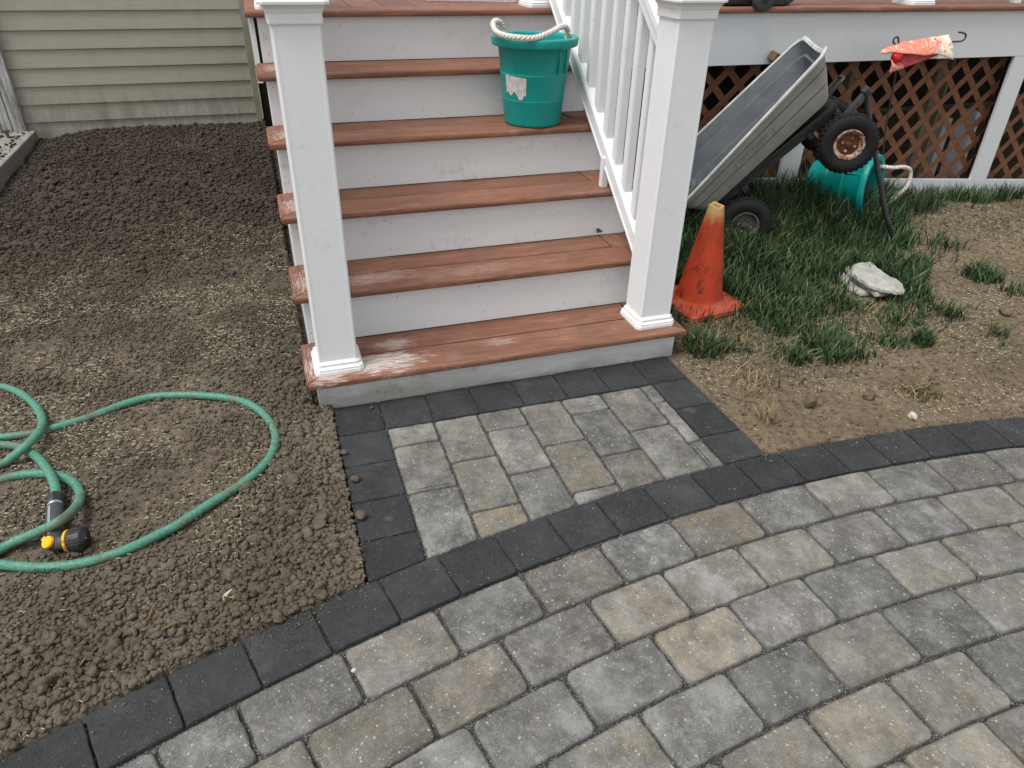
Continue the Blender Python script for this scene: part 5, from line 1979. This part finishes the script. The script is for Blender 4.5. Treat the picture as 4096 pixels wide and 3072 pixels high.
def blades(x_, y_, L, zf, name, lean=.55, tint=None, mat='grass', w0=.0029):
    n = len(x_)
    a = rng.uniform(0, 2 * PI, n)
    ln = rng.uniform(.12, lean, n) + .25 * rng.uniform(0, 1, n) ** 3
    wd = w0 * rng.uniform(.7, 1.4, n)
    z_ = zf(x_, y_) - .006
    ca, sa = np.cos(a), np.sin(a)
    tw = rng.uniform(-.8, .8, n)
    pa, qa = -np.sin(a + tw), np.cos(a + tw)
    V = np.zeros((n, 7, 3))
    T_ = np.zeros((n, 7))
    if tint is None:
        tint = np.clip(rng.normal(.45, .24, n) + .5 * (fbm(x_ * 5, y_ * 5, 2, 55) - .5), 0, .93)
        dry = rng.uniform(0, 1, n) < .02 + .10 * ss(.25, -.15, y_)
        tint = np.where(dry, 1.0, tint)
    for i, t_ in enumerate((0, .38, .72, 1.0)):
        h = L * (t_ - .32 * ln * t_ ** 2.2)
        r_ = L * ln * t_ ** 2 * 1.05
        for j, q in enumerate((-1, 1) if i < 3 else (0,)):
            k = i * 2 + j
            w_ = wd * (1, .9, .6, 0)[i] * q
            V[:, k, 0] = x_ + r_ * ca + w_ * pa
            V[:, k, 1] = y_ + r_ * sa + w_ * qa
            V[:, k, 2] = z_ + h
            T_[:, k] = np.where(tint >= .99, 1.0, np.clip(tint * (.75 + .35 * t_), 0, .92))
    F4 = np.array([[0, 1, 3], [0, 3, 2], [2, 3, 5], [2, 5, 4], [4, 5, 6]])[None] + (np.arange(n) * 7)[:, None, None]
    return np_mesh(name, V.reshape(-1, 3), F4.reshape(-1, 3), mat, T_.ravel(), True)


LAWN = [(1.36, 1.22), (1.36, .098), (1.384, .02), (1.507, -.023), (1.589, -.086), (1.686, -.166), (1.777, -.205), (1.918, -.215), (2.027, -.175), (2.117, -.119), (2.284, -.08), (2.44, .0), (2.543, .099), (2.653, .173), (2.78, .263), (2.82, .394), (2.93, .644), (3.02, .80), (3.20, .90), (3.38, 1.0), (3.7, 1.1), (4.1, 1.12), (4.6, 1.13), (4.6, 1.22)]
n = 80000
x_ = rng.uniform(1.34, 4.6, n)
y_ = rng.uniform(-.3, 1.225, n)
jx = .10 * (fbm(x_ * 7, y_ * 7, 2, 71) - .5) * 2
jy = .10 * (fbm(x_ * 7, y_ * 7, 2, 72) - .5) * 2
ins = pip(x_ + jx, y_ + jy, LAWN)
thin = np.clip(.10 + 2.2 * (fbm(x_ * 6, y_ * 6, 3, 73) - .40) + .75 * ss(.05, .6, y_), .02, 1)
thin *= np.where((x_ > 3.1), .55, 1)
near_l = pip(x_ + jx * 3.2 - .03, y_ + jy * 3.2 + .09, LAWN)
ok = ((ins & (rng.uniform(0, 1, n) < thin)) | (near_l & ~ins & (rng.uniform(0, 1, n) < .05))) & ((x_ - 1.62) ** 2 + (y_ - .38) ** 2 > .15 ** 2) & ~((np.abs(x_ - 2.45) < .09) & (np.abs(y_ - .32) < .11))
x_, y_ = x_[ok], y_[ok]
L = (.045 + .05 * ss(-.1, .5, y_) + .085 * ss(.5, 1.0, y_) * (x_ < 3.2)) * rng.uniform(.55, 1.45, len(x_))
blades(x_, y_, L, z_right, 'lawn_grass')
n = 22000
x_ = rng.uniform(1.34, 3.4, n)
y_ = rng.uniform(-.3, 1.1, n)
ok = pip(x_ + .05 * rng.normal(size=n), y_ + .05 * rng.normal(size=n), LAWN) & (rng.uniform(0, 1, n) < .25 + .5 * fbm(x_ * 8, y_ * 8, 2, 88)) & ((x_ - 1.62) ** 2 + (y_ - .38) ** 2 > .17 ** 2) & ~((np.abs(x_ - 2.45) < .1) & (np.abs(y_ - .32) < .14))
x_, y_ = x_[ok], y_[ok]
tt_ = np.where(rng.uniform(0, 1, len(x_)) < .45, 1.0, np.clip(rng.normal(.7, .2, len(x_)), .2, .93))
blades(x_, y_, rng.uniform(.02, .055, len(x_)), z_right, 'lawn_thatch', 1.25, tt_, 'grass', .0022)


def tuft(cx_, cy_, r_, n_, L0, L1, label, mat='grass', name='grass_tuft', dryf=0.05):
    xx = cx_ + np.clip(rng.normal(0, r_, n_), -1.5 * r_, 1.5 * r_)
    yy = cy_ + np.clip(rng.normal(0, r_, n_), -1.5 * r_, 1.5 * r_)
    tn = np.clip(rng.normal(.42, .2, n_), 0, .9)
    tn = np.where(rng.uniform(0, 1, n_) < dryf, 1.0, tn)
    o = blades(xx, yy, rng.uniform(L0, L1, n_), z_right, name, .75, tn, mat)
    del o['kind']
    tag(o, label, 'grass tuft')
    return o


tuft(2.297, -.165, .022, 130, .05, .11, 'upright green grass tuft standing alone on bare soil before the lawn')
tuft(3.06, .27, .045, 260, .05, .11, 'wide loose grass tuft on bare soil beyond the flagstones')
tuft(2.60, -.0, .035, 120, .04, .09, 'small grass tuft at the lawn edge toward the bare soil')
tuft(2.18, -.14, .035, 110, .03, .07, 'low sparse grass tuft next to the upright one')
tuft(1.432, .02, .035, 300, .05, .12, 'thick grass tuft against the corner of the bottom step')
tuft(1.90, -.12, .055, 420, .05, .11, 'bushy pale green grass tuft at the front edge of the lawn')
tuft(1.735, -.14, .025, 150, .04, .08, 'short grass tuft beside the bushy pale one')
tuft(2.003, -.455, .03, 90, .03, .07, 'dry yellowish grass tuft on bare soil near the border', dryf=.7)
tuft(2.64, -.19, .03, 22, .05, .10, 'few thin grass blades on bare soil by the border curve')
tuft(3.06, .09, .03, 30, .05, .09, 'sparse grass blades out on the seeded soil')
tuft(3.2, .62, .05, 80, .04, .12, 'wispy grass tuft on seeded soil beyond the cart handle')
tuft(1.475, -.235, .045, 60, .03, .07, 'matted dry grass clump on bare soil beside the landing', dryf=.95)
tuft(1.395, -.45, .018, 26, .04, .09, 'thin dry grass stalks at the corner of landing and border', dryf=1.0)
tuft(2.06, .63, .06, 420, .10, .20, 'tall grass clump growing in front of the lower cart wheel')
tuft(2.30, .80, .07, 380, .10, .20, 'tall grass clump growing under the tilted cart')
tuft(2.78, .92, .06, 320, .09, .19, 'tall grass clump growing against the flank of the lying bucket')
tuft(1.69, .17, .03, 90, .03, .06, 'dry straw patch in the grass beside the cone', dryf=.9)
print('tris', sum(sum(len(p.vertices) - 2 for p in o.data.polygons) for o in bpy.data.objects if o.type == 'MESH' and len(o.data.polygons) < 5000))
